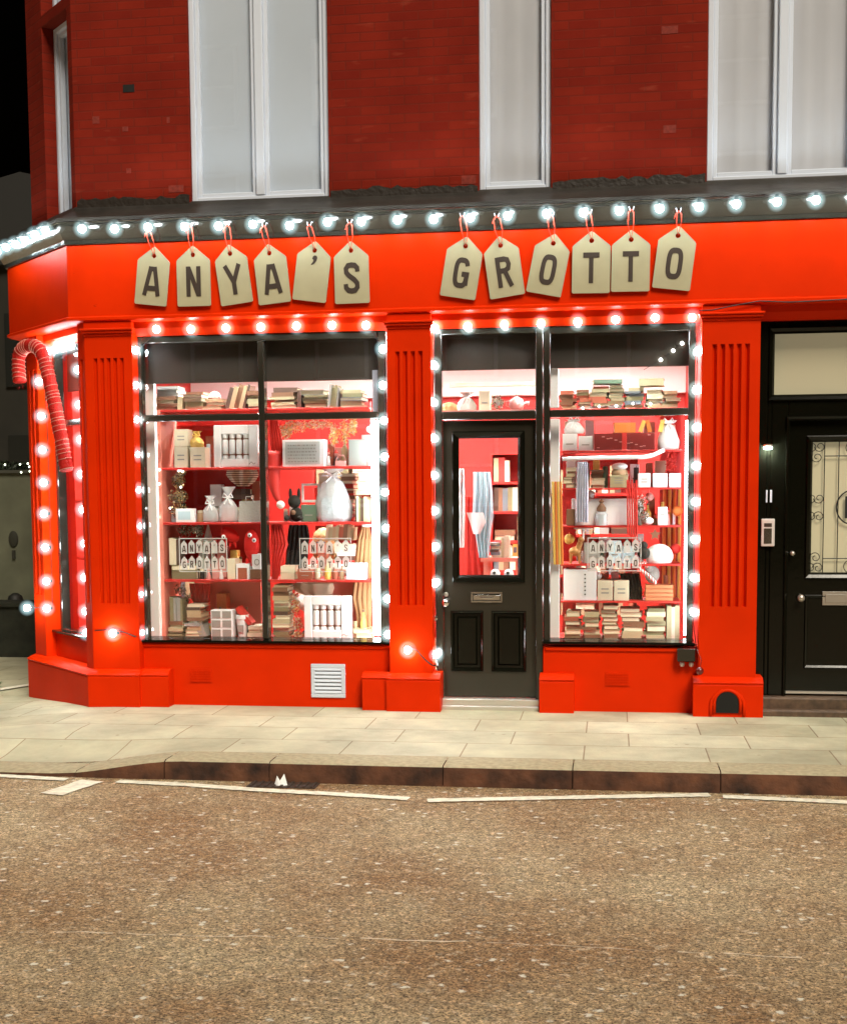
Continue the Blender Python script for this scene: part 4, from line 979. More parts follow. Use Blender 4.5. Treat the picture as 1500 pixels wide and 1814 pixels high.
def leafy(name, label, cat, cs, cols, n, sz, grp=None, lights=0, kind=None, trunk=None):
    # cs: list of ellipsoids (centre, radii) filled with small blades
    c0 = Vector(cs[0][0]); o = thing(name, label, cat, (c0.x, c0.y, min(c[0][2]-c[1][2] for c in cs)), grp)
    for k, col in enumerate(cols):
        b = MB()
        for i in range(n//len(cols)):
            c, r = random.choice(cs); d = Vector([random.gauss(0, 1) for _ in range(3)]).normalized()*random.random()**.45
            p = Vector(c)+Vector((d.x*r[0], d.y*r[1], d.z*r[2])); a = Vector([random.gauss(0, 1) for _ in range(3)]).normalized()*sz; s = a.cross(Vector((random.random(), 1, random.random()))).normalized()*sz*.3
            b.faces([p-a, p+s, p+a, p-s], [(0, 1, 2, 3)])
        b.build('foliage', col, o)
    if trunk: b = MB(); b.tube(trunk, .008, 6); b.build('trunk', cc_('brown'), o)
    for i in range(lights):
        c, r = random.choice(cs); p = Vector(c)+Vector((random.uniform(-.8, .8)*r[0], -r[1]*.9, random.uniform(-.8, .8)*r[2])); b = MB(); b.ball(p, .006, 6); b.build('bulb', 'minibulb', o)
    return o
def bag(px0, px1, py0, zb, Y, label, m, neck=.62, tie='white', content=None, name='gift_bag'):
    x0, x1, _, z1 = rect(px0, px1, py0, py0+5, Y); cx = (x0+x1)/2; R_ = (x1-x0)/2; H = z1-zb; o = thing(name, label, 'bag', (cx, Y+R_*.5, zb)); yy = Y+R_*.62
    b = MB(); n = 20; pts = []; prof = [(.9, 0), (1, .08), (.99, .3), (.86, .46), (.6, neck*.93), (.2, neck+.06), (.18, neck+.1), (.5, .9), (.75, 1)]
    for r, h in prof:
        for i in range(n):
            a = 2*PI*i/n; q = r*(1+.06*math.sin(5*a+h*7)+(.12*math.sin(9*a) if h > neck else .03*math.sin(11*a)))
            pts.append((cx+R_*q*math.cos(a), yy+R_*.55*q*math.sin(a), zb+H*h))
    K = len(prof); b.faces(pts, [tuple(range(n))]+[(j*n+i, j*n+(i+1) % n, (j+1)*n+(i+1) % n, (j+1)*n+i) for j in range(K-1) for i in range(n)]); b.build('wrap', m, o, smooth='all')
    b = MB(); zt = zb+H*(neck+.08)
    b.lathe([(R_*.24, zt-.008), (R_*.24, zt+.008)], (cx, yy, 0), 10, ell=.6)
    for s in (-1, 1): b.tube([(cx, yy-R_*.2, zt), (cx+s*R_*.35, yy-R_*.3, zt+.03), (cx+s*R_*.55, yy-R_*.3, zt), (cx, yy-R_*.2, zt)], .006, 5); b.tube([(cx, yy-R_*.2, zt), (cx+s*R_*.3, yy-R_*.5, zt-.05)], .005, 5)
    b.build('bow', cc_(tie), o)
    if content: b = MB(); b.box(cx-R_*.6, cx+R_*.6, yy-R_*.3, yy+R_*.3, zb+.004, zb+H*.42); b.build('contents', cc_(content), o)
    return o
def cloth(px_pts, Y, m, label, name='garment', cat='clothes', thick=.03, folds=5, stripes=None):
    # hanging cloth: outline rows (left px, right px, py) turned into a folded sheet with thickness
    rows_ = [(P(a, y, Y), P(c, y, Y)) for a, c, y in px_pts]; n = folds*4; pts = []
    for s in (0, 1):
        for k, (a, c) in enumerate(rows_):
            for i in range(n+1):
                t = i/n; p = a.lerp(c, t); e = math.sin(PI*t); pts.append((p.x, Y+(-1 if s == 0 else 1)*thick*.5*e**.5+.012*math.sin(t*folds*2*PI+k*.5), p.z))
    R_ = len(rows_); m_ = n+1; o2 = R_*m_; b = MB(); fs = []
    for s in (0, 1):
        for k in range(R_-1):
            for i in range(n): fs.append(tuple(s*o2+v for v in (k*m_+i, k*m_+i+1, (k+1)*m_+i+1, (k+1)*m_+i)))
    for k in range(R_-1):
        for i in (0, n): fs.append((k*m_+i, (k+1)*m_+i, o2+(k+1)*m_+i, o2+k*m_+i))
    for i in range(n):
        for k in (0, R_-1): fs.append((k*m_+i, k*m_+i+1, o2+k*m_+i+1, o2+k*m_+i))
    b.faces(pts, fs); o = b.build(name, m, smooth=50); bz = min(p[2] for p in pts)
    return tag(o, label, cat)
def striped(name, c1, c2, sc, axis=0):
    m = mat(name, c1, .6); n, l, b = nodes(m); tc = n.new('ShaderNodeTexCoord'); sp = n.new('ShaderNodeSeparateXYZ'); l.new(tc.outputs['Object'], sp.inputs[0])
    a = n.new('ShaderNodeMath'); a.operation = 'MULTIPLY'; a.inputs[1].default_value = sc; l.new(sp.outputs[axis], a.inputs[0])
    f = n.new('ShaderNodeMath'); f.operation = 'FRACT'; l.new(a.outputs[0], f.inputs[0]); g = n.new('ShaderNodeMath'); g.operation = 'GREATER_THAN'; g.inputs[1].default_value = .5; l.new(f.outputs[0], g.inputs[0])
    mx = n.new('ShaderNodeMixRGB'); mx.inputs[1].default_value = (*c1, 1); mx.inputs[2].default_value = (*c2, 1); l.new(g.outputs[0], mx.inputs[0]); l.new(mx.outputs[0], b.inputs['Base Color']); return m
YB = YS0+.03
OLD = ['olive', 'tan', 'brown', 'dark brown', 'khaki', 'grey', 'cream']; WARM = ['rust', 'tan', 'brown', 'khaki', 'cream']
z0, z1_, z2, z3 = LR
# -- left window, transom shelf
pile(275, 312, 684, z0, YB, ['brown', 'cream', 'grey', 'rust'], 'the far left pile of the left transom')
row(313, 322, 696, z0, YB, ['tan', 'khaki'], 'the transom beside the far left pile', 1, 4)
pile(325, 358, 694, z0, YB, ['khaki', 'brown', 'cream', 'olive'], 'the second transom pile, left window')
pile(361, 396, 706, z0, YB, ['rust', 'brown', 'tan'], 'the low third transom pile, left window')
row(397, 432, 680, z0, YB, OLD, 'the leaning row left of the transom mullion', 5, 16)
pile(436, 462, 692, z0, YB, ['tan', 'khaki', 'brown'], 'the pile left of the transom mullion')
pile(478, 525, 686, z0, YB, ['dark brown', 'khaki', 'brown', 'cream'], 'the pile right of the transom mullion')
row(526, 533, 684, z0, YB, ['dark brown'], 'the transom right of the mullion pile', 1)
pile(534, 577, 690, z0, YB, ['khaki', 'grey', 'olive'], 'the grey transom pile in the left window')
row(579, 597, 680, z0, YB, ['khaki', 'grey', 'olive'], 'the leaning transom row, right half of left window', 4, 7)
pile(600, 643, 690, z0, YB, ['grey', 'khaki', 'olive', 'slate'], 'the last transom pile of the left window')
b = MB(); q = P(378, 698, YB+.02); b.ball((q.x, q.y+.03, z0+.085), .05, 14, (1, .6, 1)); b.lathe([(.03, 0), (.012, .04)], (q.x, q.y+.03, z0+.0), 10); tag(b.build('globe_ornament', cc_('pink'), smooth=50), 'pale pink round ornament among books on the left transom shelf', 'ornament')
# -- left window, first shelf
carton(308, 332, 791, z1_, YB, 'lower white box of the stack of two at left on the first shelf', 'cream'); zz = P(320, 791, YB).z
carton(308, 332, 760, zz+.001, YB, 'upper white box of the stack of two at left on the first shelf', 'cream')
carton(336, 363, 792, z1_, YB, 'single white box under the gold bag on the first shelf', 'cream'); zz = P(350, 792, YB).z
bag(334, 358, 763, zz+.001, YB, 'small gold bag standing on a white box', cm('gold foil', (.7, .48, .14), .35, metal=.6, bump=(40, 1)), tie='yellow')
crackers(379, 456, 752, 824, z1_, YB, 'large white box of four crackers on the first shelf by the mullion')
cloth([(478, 492, 745), (478, 500, 775), (480, 505, 800), (484, 498, 824)], YB+.06, cc_('red'), 'bright red cloth hanging just right of the left mullion')
o = carton(500, 574, 778, z1_, YB, 'white message board box with lines of grey text on the first shelf', 'white', lines=0, name='message_board', cat='sign')
x0, x1, _, zt_ = rect(500, 574, 778, 824, YB); b = MB(); w, h = x1-x0, zt_-z1_
b.box(x0+w*.08, x1-w*.1, YB-.003, YB-.0005, z1_+h*.08, z1_+h*.92); b.build('panel', cm('pale grey panel', (.5, .52, .5)), o)
b = MB(); random.seed(5)
for i in range(6):
    x = x0+w*.14
    while x < x1-w*.2: l_ = random.uniform(.006, .022); b.box(x, min(x+l_, x1-w*.15), YB-.005, YB-.0028, z1_+h*(.16+.12*i), z1_+h*(.21+.12*i)); x += l_+.006
b.build('text_lines', cc_('grey'), o)
def ell(px, py, rx, ry, Y, ryy=None): q = P(px, py, Y); return ((q.x, Y, q.z), (rx/250, ryy or .05, ry/250))
gold = cm('gold tinsel', (.75, .55, .22), .35, metal=.5); pale = cm('pale tinsel', (.75, .72, .55), .5)
leafy('garland', 'gold tinsel garland bunched behind the message board', 'garland', [ell(525, 755, 28, 12, YB+.1), ell(565, 752, 28, 9, YB+.1), ell(505, 765, 14, 14, YB+.1)], [gold, pale], 700, .012)
leafy('garland', 'yellow ribbons and tinsel hanging right of the message board', 'garland', [ell(592, 770, 10, 22, YB+.08), ell(610, 765, 10, 26, YB+.1), ell(625, 755, 8, 18, YB+.1)], [gold, cm('yellow ribbon', (.8, .6, .15)), pale], 500, .014)
q = P(603, 820, YB); b = MB(); b.tube([(q.x-.035, YB+.02, z1_), (q.x-.035, YB+.02, z1_+.05), (q.x-.02, YB+.02, z1_+.08), (q.x+.02, YB+.02, z1_+.08), (q.x+.035, YB+.02, z1_+.05), (q.x+.035, YB+.02, z1_)], .005, 6)
b.box(q.x-.04, q.x+.04, YB, YB+.05, z1_, z1_+.04); tag(b.build('lantern', cc_('pink'), bevel=.002), 'small arched lantern ornament below the yellow ribbons', 'ornament')
carton(617, 647, 778, z1_, YB, 'plain pale box at right end of the first shelf', 'grey', lines=0)
b = MB(); q = P(655, 760, .2); b.ball((q.x, .24, q.z), .035, 12, (1, 1, .8)); b.tube([(q.x, .24, q.z+.02), (q.x, .24, q.z+.2)], .002, 4); tag(b.build('hanging_bauble', cc_('white'), smooth='all'), 'white ball hanging at the top right of left window', 'bauble')
# -- second shelf
pine = cm('pine needles', (.05, .07, .035), .6); pine2 = cm('frosted needles', (.4, .38, .28), .6)
leafy('christmas_tree', 'small dark decorated tree on the second shelf beside the left post', 'tree', [ell(318, 905, 24, 14, YB+.09, .07), ell(315, 880, 20, 16, YB+.09, .06), ell(316, 852, 13, 16, YB+.09, .05), ell(322, 835, 8, 10, YB+.09, .03)], [pine, pine2, gold], 1500, .011, lights=6)
leafy('garland', 'dark leafy garland strung with tiny lights down the left edge', 'garland', [ell(280, y, 6, 26, YB+.0, .03) for y in range(780, 1125, 38)], [pine, pine, cm('garland leaf', (.16, .12, .06))], 1700, .012, lights=14)
frame_o = carton(311, 344, 901, z2, YS0+.01, 'small white picture box with a blue image below the tree', 'white', lines=0, name='picture_box', d=.05); x0, x1, _, zt_ = rect(311, 344, 901, 925, YS0+.01)
b = MB(); b.box(x0+.02, x1-.03, YS0+.008, YS0+.0098, z2+.02, zt_-.02); b.build('picture', cc_('pale blue'), frame_o)
bag(356, 384, 878, z2, YB, 'clear gift bag with star bow, leftmost on second shelf', M['cello'], content='grey')
bag(384, 418, 862, z2, YB, 'clear gift bag with pink contents on second shelf', M['cello'], content='pink')
o = thing('tote_bag', 'grey fabric tote bag beside the mullion on second shelf', 'bag', (P(440, 925, YB).x, YB, z2)); x0, x1, _, zt_ = rect(422, 462, 888, 925, YB)
b = MB(); b.faces([(x0, YB, z2), (x1, YB, z2), (x1, YB+.08, z2), (x0, YB+.08, z2), (x0+.006, YB+.02, zt_), (x1-.004, YB+.018, zt_+.006), (x1-.004, YB+.06, zt_), (x0+.006, YB+.06, zt_+.004)], [(0, 1, 5, 4), (1, 2, 6, 5), (2, 3, 7, 6), (3, 0, 4, 7), (0, 3, 2, 1)]); b.build('body', cm('grey felt', (.42, .42, .38), .9, bump=(80, .5)), o)
b = MB(); xm = (x0+x1)/2; b.tube([(xm-.03, YB+.01, zt_-.01), (xm-.025, YB+.0, zt_+.035), (xm+.025, YB+.0, zt_+.035), (xm+.03, YB+.01, zt_-.01)], .004, 6); b.build('handle', cm('grey felt', ()), o)
o = pile(398, 446, 866, P(420, 885, YB+.13).z, YB+.14, ['green', 'olive', 'dark brown'], 'the pile behind the tote bag', n=2)
cloth([(402, 455, 832), (400, 458, 842), (408, 452, 852), (420, 440, 862)], YB+.16, striped('striped_knit', (.75, .7, .55), (.2, .1, .06), 60, 2), 'cream and brown striped scarf draped above the tote bag', name='scarf', folds=3)
# Santa hat
o = thing('santa_hat', 'red felt hat with a white bobble hanging right of the mullion', 'hat', (P(488, 930, YB).x, YB, z2))
hp = [P(492, 850, YB+.02), P(490, 875, YB+.02), P(494, 897, YB+.02)]
b = MB(); b.tube(smooth_path([P(482, 800, YB+.05), P(484, 840, YB+.04), P(488, 870, YB+.03), P(494, 888, YB+.02)], 4), [.075-.06*i/12 for i in range(13)], 12); b.build('felt', cc_('red'), o, smooth='all')
b = MB(); b.ball(P(497, 894, YB), .032, 12); b.build('bobble', cm('white fluff', (.8, .8, .72), .9, bump=(70, 1)), o, smooth='all')
# black toy with face
q = P(521, 895, YB+.03); o = thing('soft_toy', 'black soft toy sitting beside the bobble on second shelf', 'toy', (q.x, YB, z2))
b = MB(); b.ball((q.x+.01, YB+.05, z2+.055), .055, 12, (.9, .7, 1)); b.ball((q.x, YB+.04, z2+.15), .05, 12); b.ball((q.x-.03, YB+.04, z2+.21), .02, 8, (.7, .5, 2)); b.ball((q.x+.035, YB+.04, z2+.21), .02, 8, (.7, .5, 2))
for s in (-1, 1): b.ball((q.x+s*.05, YB+.01, z2+.03), .025, 8, (1, 1.5, .8))
b.build('body', cm('black plush', (.02, .018, .012), .9), o, smooth='all'); b = MB(); b.ball((q.x, YB-.005, z2+.07), .02, 8); b.build('muzzle', cc_('brown'), o, smooth='all')
frame_obj(534, 566, 856, 890, YB+.12, .018, 'cream picture frame with candles behind the black toy', houses=0)
carton(533, 560, 894, z2, YB+.05, 'green and orange box between black toy and clear bag', 'green', lines=1); 
bag(553, 618, 824, z2, YB, 'large clear gift bag with white ribbon bow on second shelf', M['cello'], content='pale blue', tie='white', neck=.74)
pile(603, 628, 838, z2+.0, YB+.17, ['rust', 'red', 'pink', 'brown'], 'the tall red pile behind the large clear bag')
row(628, 654, 878, z2, YB, ['khaki', 'cream', 'olive', 'dark brown'], 'the upright row at right end of second shelf', 6)
pile(630, 657, 842, P(640, 877, YB).z+.001, YB, ['cream', 'tan', 'khaki'], 'the pile lying on the upright row', n=3)
# -- third shelf
pile(299, 348, 1001, z3, YB, ['olive', 'khaki', 'grey'], 'the low pile at left end of third shelf', n=2); zz = P(320, 1001, YB).z
row(299, 316, 953, zz+.001, YB, ['dark brown', 'cream'], 'the row standing on the low left pile', 3, 0)
leafy('wreath', 'dark green wreath behind the left frame on third shelf', 'wreath', [ell(330, 940, 18, 12, YB+.14), ell(352, 940, 10, 14, YB+.14)], [pine, pine2], 400, .012)
q = P(367, 955, YB+.12); b = MB(); b.lathe([(.035, 0), (.03, .02), (.008, .1), (.001, .12)], (q.x, YB+.15, P(367, 955, YB+.15).z), 10); b.box(q.x-.05, q.x+.05, YB+.1, YB+.2, P(367, 955, YB+.15).z-.03, P(367, 955, YB+.15).z); b.box(q.x-.04, q.x-.03, YB+.12, YB+.18, z3, P(367, 955, YB+.15).z-.03).box(q.x+.03, q.x+.04, YB+.12, YB+.18, z3, P(367, 955, YB+.15).z-.03)
tag(b.build('cone_ornament', cm('silver cone', (.6, .7, .62), .3, metal=.5)), 'small silver cone ornament on a stand behind the paper houses', 'ornament')
def googly(px, py, rx, ry, Y, eyes, label, ang=0):
    q = P(px, py, Y); o = thing('red_creature', label, 'soft toy', (q.x, Y, q.z-ry/250)); R = Matrix.Rotation(ang, 3, 'Y')
    b = MB(); n = 16; b.ball((q.x, Y+.04, q.z), 1, 14, (rx/250, .05, ry/250))
    for v in b.b.verts: v.co = Vector((q.x, Y+.04, q.z)) + R @ (v.co-Vector((q.x, Y+.04, q.z)))
    for i in range(3): b.tube([(q.x+(i-1)*.03, Y+.04, q.z-ry/260), (q.x+(i-1)*.045, Y+.03, q.z-ry/250-.05)], [.016, .006], 6)
    b.build('body', cm('red plush', (.68, .015, .01), .85), o, smooth='all')
    for ex, ey in eyes:
        e = P(ex, ey, Y-.015); b = MB(); b.ball(e, .017, 10, (1, .6, 1)); eo = b.build('eye', cc_('white'), o, smooth='all'); b = MB(); b.ball(e+Vector((.003, -.009, -.003)), .007, 8); b.build('pupil', cc_('black'), eo, smooth='all')
googly(443, 965, 15, 28, YB-.0, [(442, 948), (450, 957)], 'red plush creature with two goggle eyes on third shelf by the mullion')
googly(405, 947, 20, 12, YB+.04, [(396, 951)], 'red plush creature with one goggle eye lying above the houses', ang=.6)
carton(402, 416, 990, z3, YB, 'narrow cream box beside the paper house rack', 'cream', lines=0)
q = P(432, 1010, YB); o = carton(418, 441, 999, z3, YB, 'white box with a red open front on the third shelf', 'white', lines=0); x0, x1, _, zt_ = rect(418, 441, 999, 1027, YB); b = MB(); b.box(x0+.016, x1-.016, YB-.002, YB, z3+.002, zt_-.03); b.build('front_opening', cc_('rust'), o)
zz = P(452, 1009, YB).z; carton(443, 462, 1009, z3, YB, 'brown box under the white clock box', 'brown', lines=0)
o = carton(446, 462, 982, zz+.001, YB, 'white box with a grey ring printed on it', 'white', lines=0); q = P(455, 996, YB-.002); b = MB(); b.tube([(q.x+.018*math.cos(a), YB-.002, q.z+.022*math.sin(a)) for a in [2*PI*i/14 for i in range(14)]], .003, 5, close=True); b.build('ring_print', cc_('grey'), o)
cloth([(480, 500, 927), (480, 506, 950), (481, 510, 965), (481, 504, 980), (481, 498, 1000), (482, 492, 1026)], YB+.03, cc_('red'), 'bright red stocking cloth hanging on the third shelf right of the mullion', name='stocking')
cloth([(512, 545, 930), (509, 548, 950), (506, 545, 985), (503, 540, 1025)], YB+.2, cm('black wool', (.02, .02, .017), .9), 'black coat hanging behind the red stocking', name='coat')
pile(493, 521, 1003, z3, YB, ['red', 'rust', 'cream'], 'the small red pile right of the stocking', n=2)
carton(527, 553, 1008, z3, YS0+.01, 'small red printed box in front of the white frame', 'rust', lines=1)
carton(613, 646, 998, z3, YS0+.01, 'pale blue printed box at the right of third shelf', 'pale blue', lines=3)
row(575, 625, 928, P(600, 953, YB+.25).z-.02, YB+.25, WARM, 'the far row seen over the white frame', 8, 5)
cloth([(640, 655, 934), (632, 658, 955), (627, 658, 1000), (626, 658, 1030), (622, 658, 1060), (630, 658, 1090), (632, 658, 1110)], YB+.14, cm('camel wool', (.5, .27, .12), .85), 'long tan coat hanging at the right end of the left window', name='coat', folds=4)
b = MB(); q = P(650, 930, YB+.14); b.ball((q.x, YB+.14, q.z), .035, 12, (1.3, .9, .5)); tag(b.build('beret', cc_('white'), smooth='all'), 'white woollen hat above the tan coat', 'hat')
# -- bottom of left window
pile(297, 325, 1101, L0, YB, OLD, 'the low pile at bottom left of left window'); zz = P(310, 1101, YB).z
row(300, 322, 1056, zz+.001, YB, ['cream', 'olive', 'grey'], 'the row standing on the bottom left pile', 4)
pile(326, 356, 1071, L0, YB, OLD, 'the second pile from the left at the window bottom', jit=.02)
row(353, 366, 1098, L0, YB, ['grey', 'cream'], 'the leaning pair beside the bottom piles', 2, -22)
leafy('pine_sprig', 'dark sprig with pale berries above the bottom left books', 'sprig', [ell(320, 1044, 14, 12, YB+.12), ell(330, 1060, 8, 12, YB+.12)], [pine, pine2], 350, .01)
cloth([(335, 373, 1034), (338, 372, 1060), (352, 370, 1090), (360, 370, 1112)], YB+.2, cc_('red'), 'red sack hanging behind the bottom left books', name='sack', thick=.06)
o = thing('drawer_cabinet', 'small grey cabinet of little drawers at the bottom of left window', 'cabinet', (P(390, 1128, YB).x, YB, L0)); x0, x1, _, zt_ = rect(374, 411, 1081, 1128, YB)
b = MB(); b.box(x0, x1, YB, YB+.1, L0, zt_); b.build('cabinet_body', cc_('white'), o, bevel=.003)
for i in range(2):
    for j in range(3):
        b = MB(); w, h = (x1-x0)/2, (zt_-L0)/3; b.box(x0+i*w+.008, x0+(i+1)*w-.008, YB-.004, YB-.0003, L0+j*h+.008, L0+(j+1)*h-.008); b.build('drawer', cc_('grey'), o)
q = P(426, 1128, YB); o = thing('bucket', 'white tapered bucket with a rim beside the drawer cabinet', 'bucket', (q.x, YB+.05, L0)); H = P(426, 1090, YB).z-L0
b = MB(); b.lathe([(.03, 0), (.044, H*.8), (.05, H*.82), (.05, H), (.046, H), (.042, H*.8)], (q.x, YB+.055, L0), 16); b.build('body', cc_('white'), o, smooth=40); b = MB(); b.box(q.x-.022, q.x+.022, YB+.008, YB+.014, L0+H*.25, L0+H*.55); b.build('printing', cc_('grey'), o)
pile(437, 463, 1110, L0, YB, ['cream', 'khaki', 'tan'], 'the pile left of the mullion foot', n=3)
ubook(P(446, 1108, YB).x-.03, YB+.02, P(440, 1109, YB).z, .03, .12, .16, 'red', 'red book leaning diagonally on the pile by the mullion foot', -40)
row(383, 400, 1048, L0+.0, YB+.22, ['orange', 'yellow', 'tan'], 'the orange row behind the drawer cabinet', 2)
pile(482, 512, 1036, L0, YB, OLD, 'the tall pile right of the mullion foot', tmin=.02, tmax=.036, jit=.008)
leafy('crumpled_bow', 'crumpled red and gold bow beside the tall pile', 'bow', [ell(524, 1070, 9, 24, YB+.05), ell(528, 1105, 9, 16, YB+.05), ell(530, 1124, 12, 6, YB+.05)], [cc_('red'), pale, gold], 420, .015)
crackers(539, 621, 1056, 1128, L0, YS0, 'large white box of four crackers at the bottom of left window')
pile(627, 655, 1114, L0, YB, ['cream', 'khaki'], 'the little pile at bottom right of the left window', n=2)
cloth([(520, 590, 1033), (517, 592, 1042), (530, 588, 1052), (545, 580, 1056)], YB+.22, cm('cream fleece', (.7, .58, .4), .9), 'cream fleece blanket folded above the bottom cracker box', name='blanket', thick=.1, folds=3)

# -- right window
r0_, r1, r2, r3, r4, r5 = RRW
for a, c, y, nm, cols in ((993, 1020, 692, 'leftmost transom pile of the right window', ['rust', 'brown', 'tan']), (1021, 1044, 690, 'second transom pile of the right window', WARM), (1046, 1077, 684, 'third transom pile of the right window', ['rust', 'khaki', 'brown']), (1079, 1106, 682, 'fourth transom pile of the right window', ['grey', 'olive', 'khaki']), (1108, 1140, 686, 'fifth transom pile of the right window', ['olive', 'khaki', 'slate']), (1143, 1172, 690, 'sixth transom pile of the right window', ['khaki', 'cream', 'tan']), (1174, 1203, 692, 'last transom pile of the right window', ['tan', 'cream', 'khaki'])):
    pile(a, c, y, r0_, YB, cols, 'the '+nm, jit=.015)
zz = P(1075, 683, YB).z; book(P(1075, 680, YB).x, YB, zz+.014, .2, .16, .03, 'green', 'green book lying tilted across the top of transom piles', .1)
book(P(1155, 680, YB).x, YB, P(1155, 686, YB).z+.012, .17, .16, .05, 'khaki', 'thick khaki book on top of the sixth transom pile', -.08)
for i, (a, c, y0_, nm) in enumerate(((996, 1022, 768, 'left'), (1024, 1050, 772, 'right'))): carton(a, c, y0_, r1, YB, f'pale green printed box, {nm} one of the pair under the top rail', 'white', lines=1)
zz = P(1010, 768, YB).z; bag(998, 1034, 742, zz+.002, YB, 'crumpled white tissue parcel on the pale printed boxes', cm('white tissue', (.75, .78, .78), .8, bump=(30, 1)), neck=.8)
o = carton(1052, 1160, 766, r1, YS0+.01, 'dark red patterned gift box with a red ribbon', 'red', lines=0, d=.16, name='gift_box', cat='gift box'); x0, x1, _, zt_ = rect(1052, 1160, 766, 797, YS0+.01)
o.children[0].data.materials[0] = cm('dark red wrap', (.22, .02, .015), .45)
b = MB(); b.box(x0+(x1-x0)*.46, x0+(x1-x0)*.54, YS0+.006, YS0+.0098, r1, zt_); b.build('ribbon', cc_('red'), o)
b = MB()
for i in range(13): xx, zz = x0+.02+(x1-x0-.05)*(i*.618 % 1), r1+.015+(zt_-r1-.03)*(i*.37 % 1); b.box(xx, xx+.02, YS0+.0075, YS0+.0098, zz, zz+.005)
b.build('pattern', cc_('pink'), o)
book(P(1105, 760, YB).x, YB, zt_+.003, .15, .12, .07, 'orange', 'orange yellow box file lying on the patterned gift box', .12, True)
for k, (px, ln) in enumerate(((1130, 20), (1148, -14), (1166, 12))): ubook(P(px, 764, YB).x, YB+.02, zt_+.003, .028, .1, .085, ['yellow', 'orange', 'yellow'][k], f'{["yellow", "orange", "yellow"][k]} book leaning {ORD[k]} from the left on the patterned box', ln)
bag(1164, 1204, 744, r1, YB, 'white paper carrier bag at the right end of the top row', cm('white paper', (.78, .78, .74), .7), neck=.85)
b = MB(); b.tube(smooth_path([P(996, 813, YS0-.02), P(1060, 811, YS0-.02), P(1120, 810, YS0-.02), P(1150, 808, YS0-.02), P(1176, 797, YS0)], 5), .014, 8); tag(b.build('paper_banner', cc_('white'), smooth='all'), 'rolled white banner slung under the shelf below the gift box', 'banner')
def tinsel(px, py0, py1, w, Y, m, label, n=500): return leafy('tinsel', label, 'tinsel', [ell(px, y, w, 18, Y, .02) for y in range(int(py0), int(py1), 16)], [m], n, .012)
tinsel(1188, 805, 850, 10, YB+.05, cc_('red'), 'red tinsel hanging at right under the banner', 400)
for k, (a, c) in enumerate(((1130, 1152), (1156, 1182), (1185, 1206))): carton(a, c, 838, r2, YB, f'white printed box, {["left", "middle", "right"][k]} of three in the second row of right window', 'white')
pile(1000, 1018, 828, r2, YB, ['brown', 'cream', 'khaki'], 'the pile at left of second row, right window')
pile(1046, 1070, 832, r2, YB+.05, ['rust', 'cream', 'brown'], 'the reddish pile in second row, right window')
cloth([(1022, 1040, 818), (1021, 1041, 840), (1020, 1042, 864), (1019, 1042, 890), (1019, 1042, 925)], YS0-.03, striped('blue_stripes', (.75, .76, .8), (.42, .44, .6), 120), 'white cloth with thin blue stripes hanging at left of right window', name='towel', thick=.02)
q = P(1097, 838, YB); o = thing('cap', 'tan cap with a white band in the second row of right window', 'hat', (q.x, YB+.06, r2)); b = MB(); b.ball((q.x, YB+.06, P(1097, 838, YB).z), .06, 14, (1, 1, .75)); b.build('crown', cc_('tan'), o, smooth='all'); b = MB(); b.ball((q.x, YB+.05, P(1097, 826, YB).z), .058, 14, (1, 1, .45)); b.build('band', cc_('white'), o, smooth='all')
carton(1080, 1112, 842, r2, YB+.0, 'wide printed box beneath the tan cap', 'khaki', lines=3)
tag(carton(1012, 1124, 883, r3, YB+.06, 'big plain white box filling the middle row of right window', 'white', lines=0, d=.2), None)
carton(1003, 1018, 902, r3, YS0+.01, 'small brown tin left of the big white box', 'brown', lines=0); 
q = P(1065, 930, YS0); o = thing('jar', 'glass jar with a striped lid before the big white box', 'jar', (q.x, YS0+.05, r3)); b = MB(); b.lathe([(.042, 0), (.044, .01), (.044, .08), (.03, .095), (.03, .1)], (q.x, YS0+.05, r3), 14); b.build('body', M['cello'], o, smooth=40); b = MB(); b.lathe([(.034, .1), (.034, .125), (.01, .16), (.02, .17), (.002, .19)], (q.x, YS0+.05, r3), 14); b.build('lid', cc_('brown'), o, smooth=40); b = MB(); b.lathe([(.03, .004), (.03, .06)], (q.x, YS0+.05, r3), 10); b.build('contents', cc_('pale blue'), o)
leafy('cone_arrangement', 'dark pine cone arrangement with white tips beside the red candles', 'ornament', [ell(1135, 895, 9, 22, YB), ell(1142, 915, 9, 12, YB)], [pine, cc_('brown'), cc_('white')], 350, .011)
b = MB(); q = P(1147, 922, YB); b.ball((q.x, YB+.03, r3+.03), .045, 12, (1, 1, .65)); tag(b.build('snow_dome', cc_('white'), smooth='all'), 'flattened white ball beside the pine cone arrangement', 'ornament')
carton(1165, 1182, 898, r3, YB, 'small white box with grey panel at right of the middle row', 'white')
o = thing('candle_bundle', 'bundle of thin red candles hanging in the right window', 'candles', P(1118, 965, YS0-.04))
for i in range(5): a, c = P(1111+i*4, 850+(i % 2)*6, YS0-.04), P(1112+i*4, 950+(i*7 % 15), YS0-.04); b = MB(); b.tube([a, a.lerp(c, .9), c], [.006, .006, .002], 6); b.build('candle', cc_('red'), o)
o = thing('candle_bundle', 'bundle of long yellow striped candles hanging on the white boxed post', 'candles', P(986, 1000, .12))
for i in range(4): a, c = P(979+i*4.6, 853, .13), P(982+i*4.6, 1000, .13); b = MB(); b.tube([a, c], .0085, 8); b.build('candle', cc_(['yellow', 'orange'][i % 2]), o)
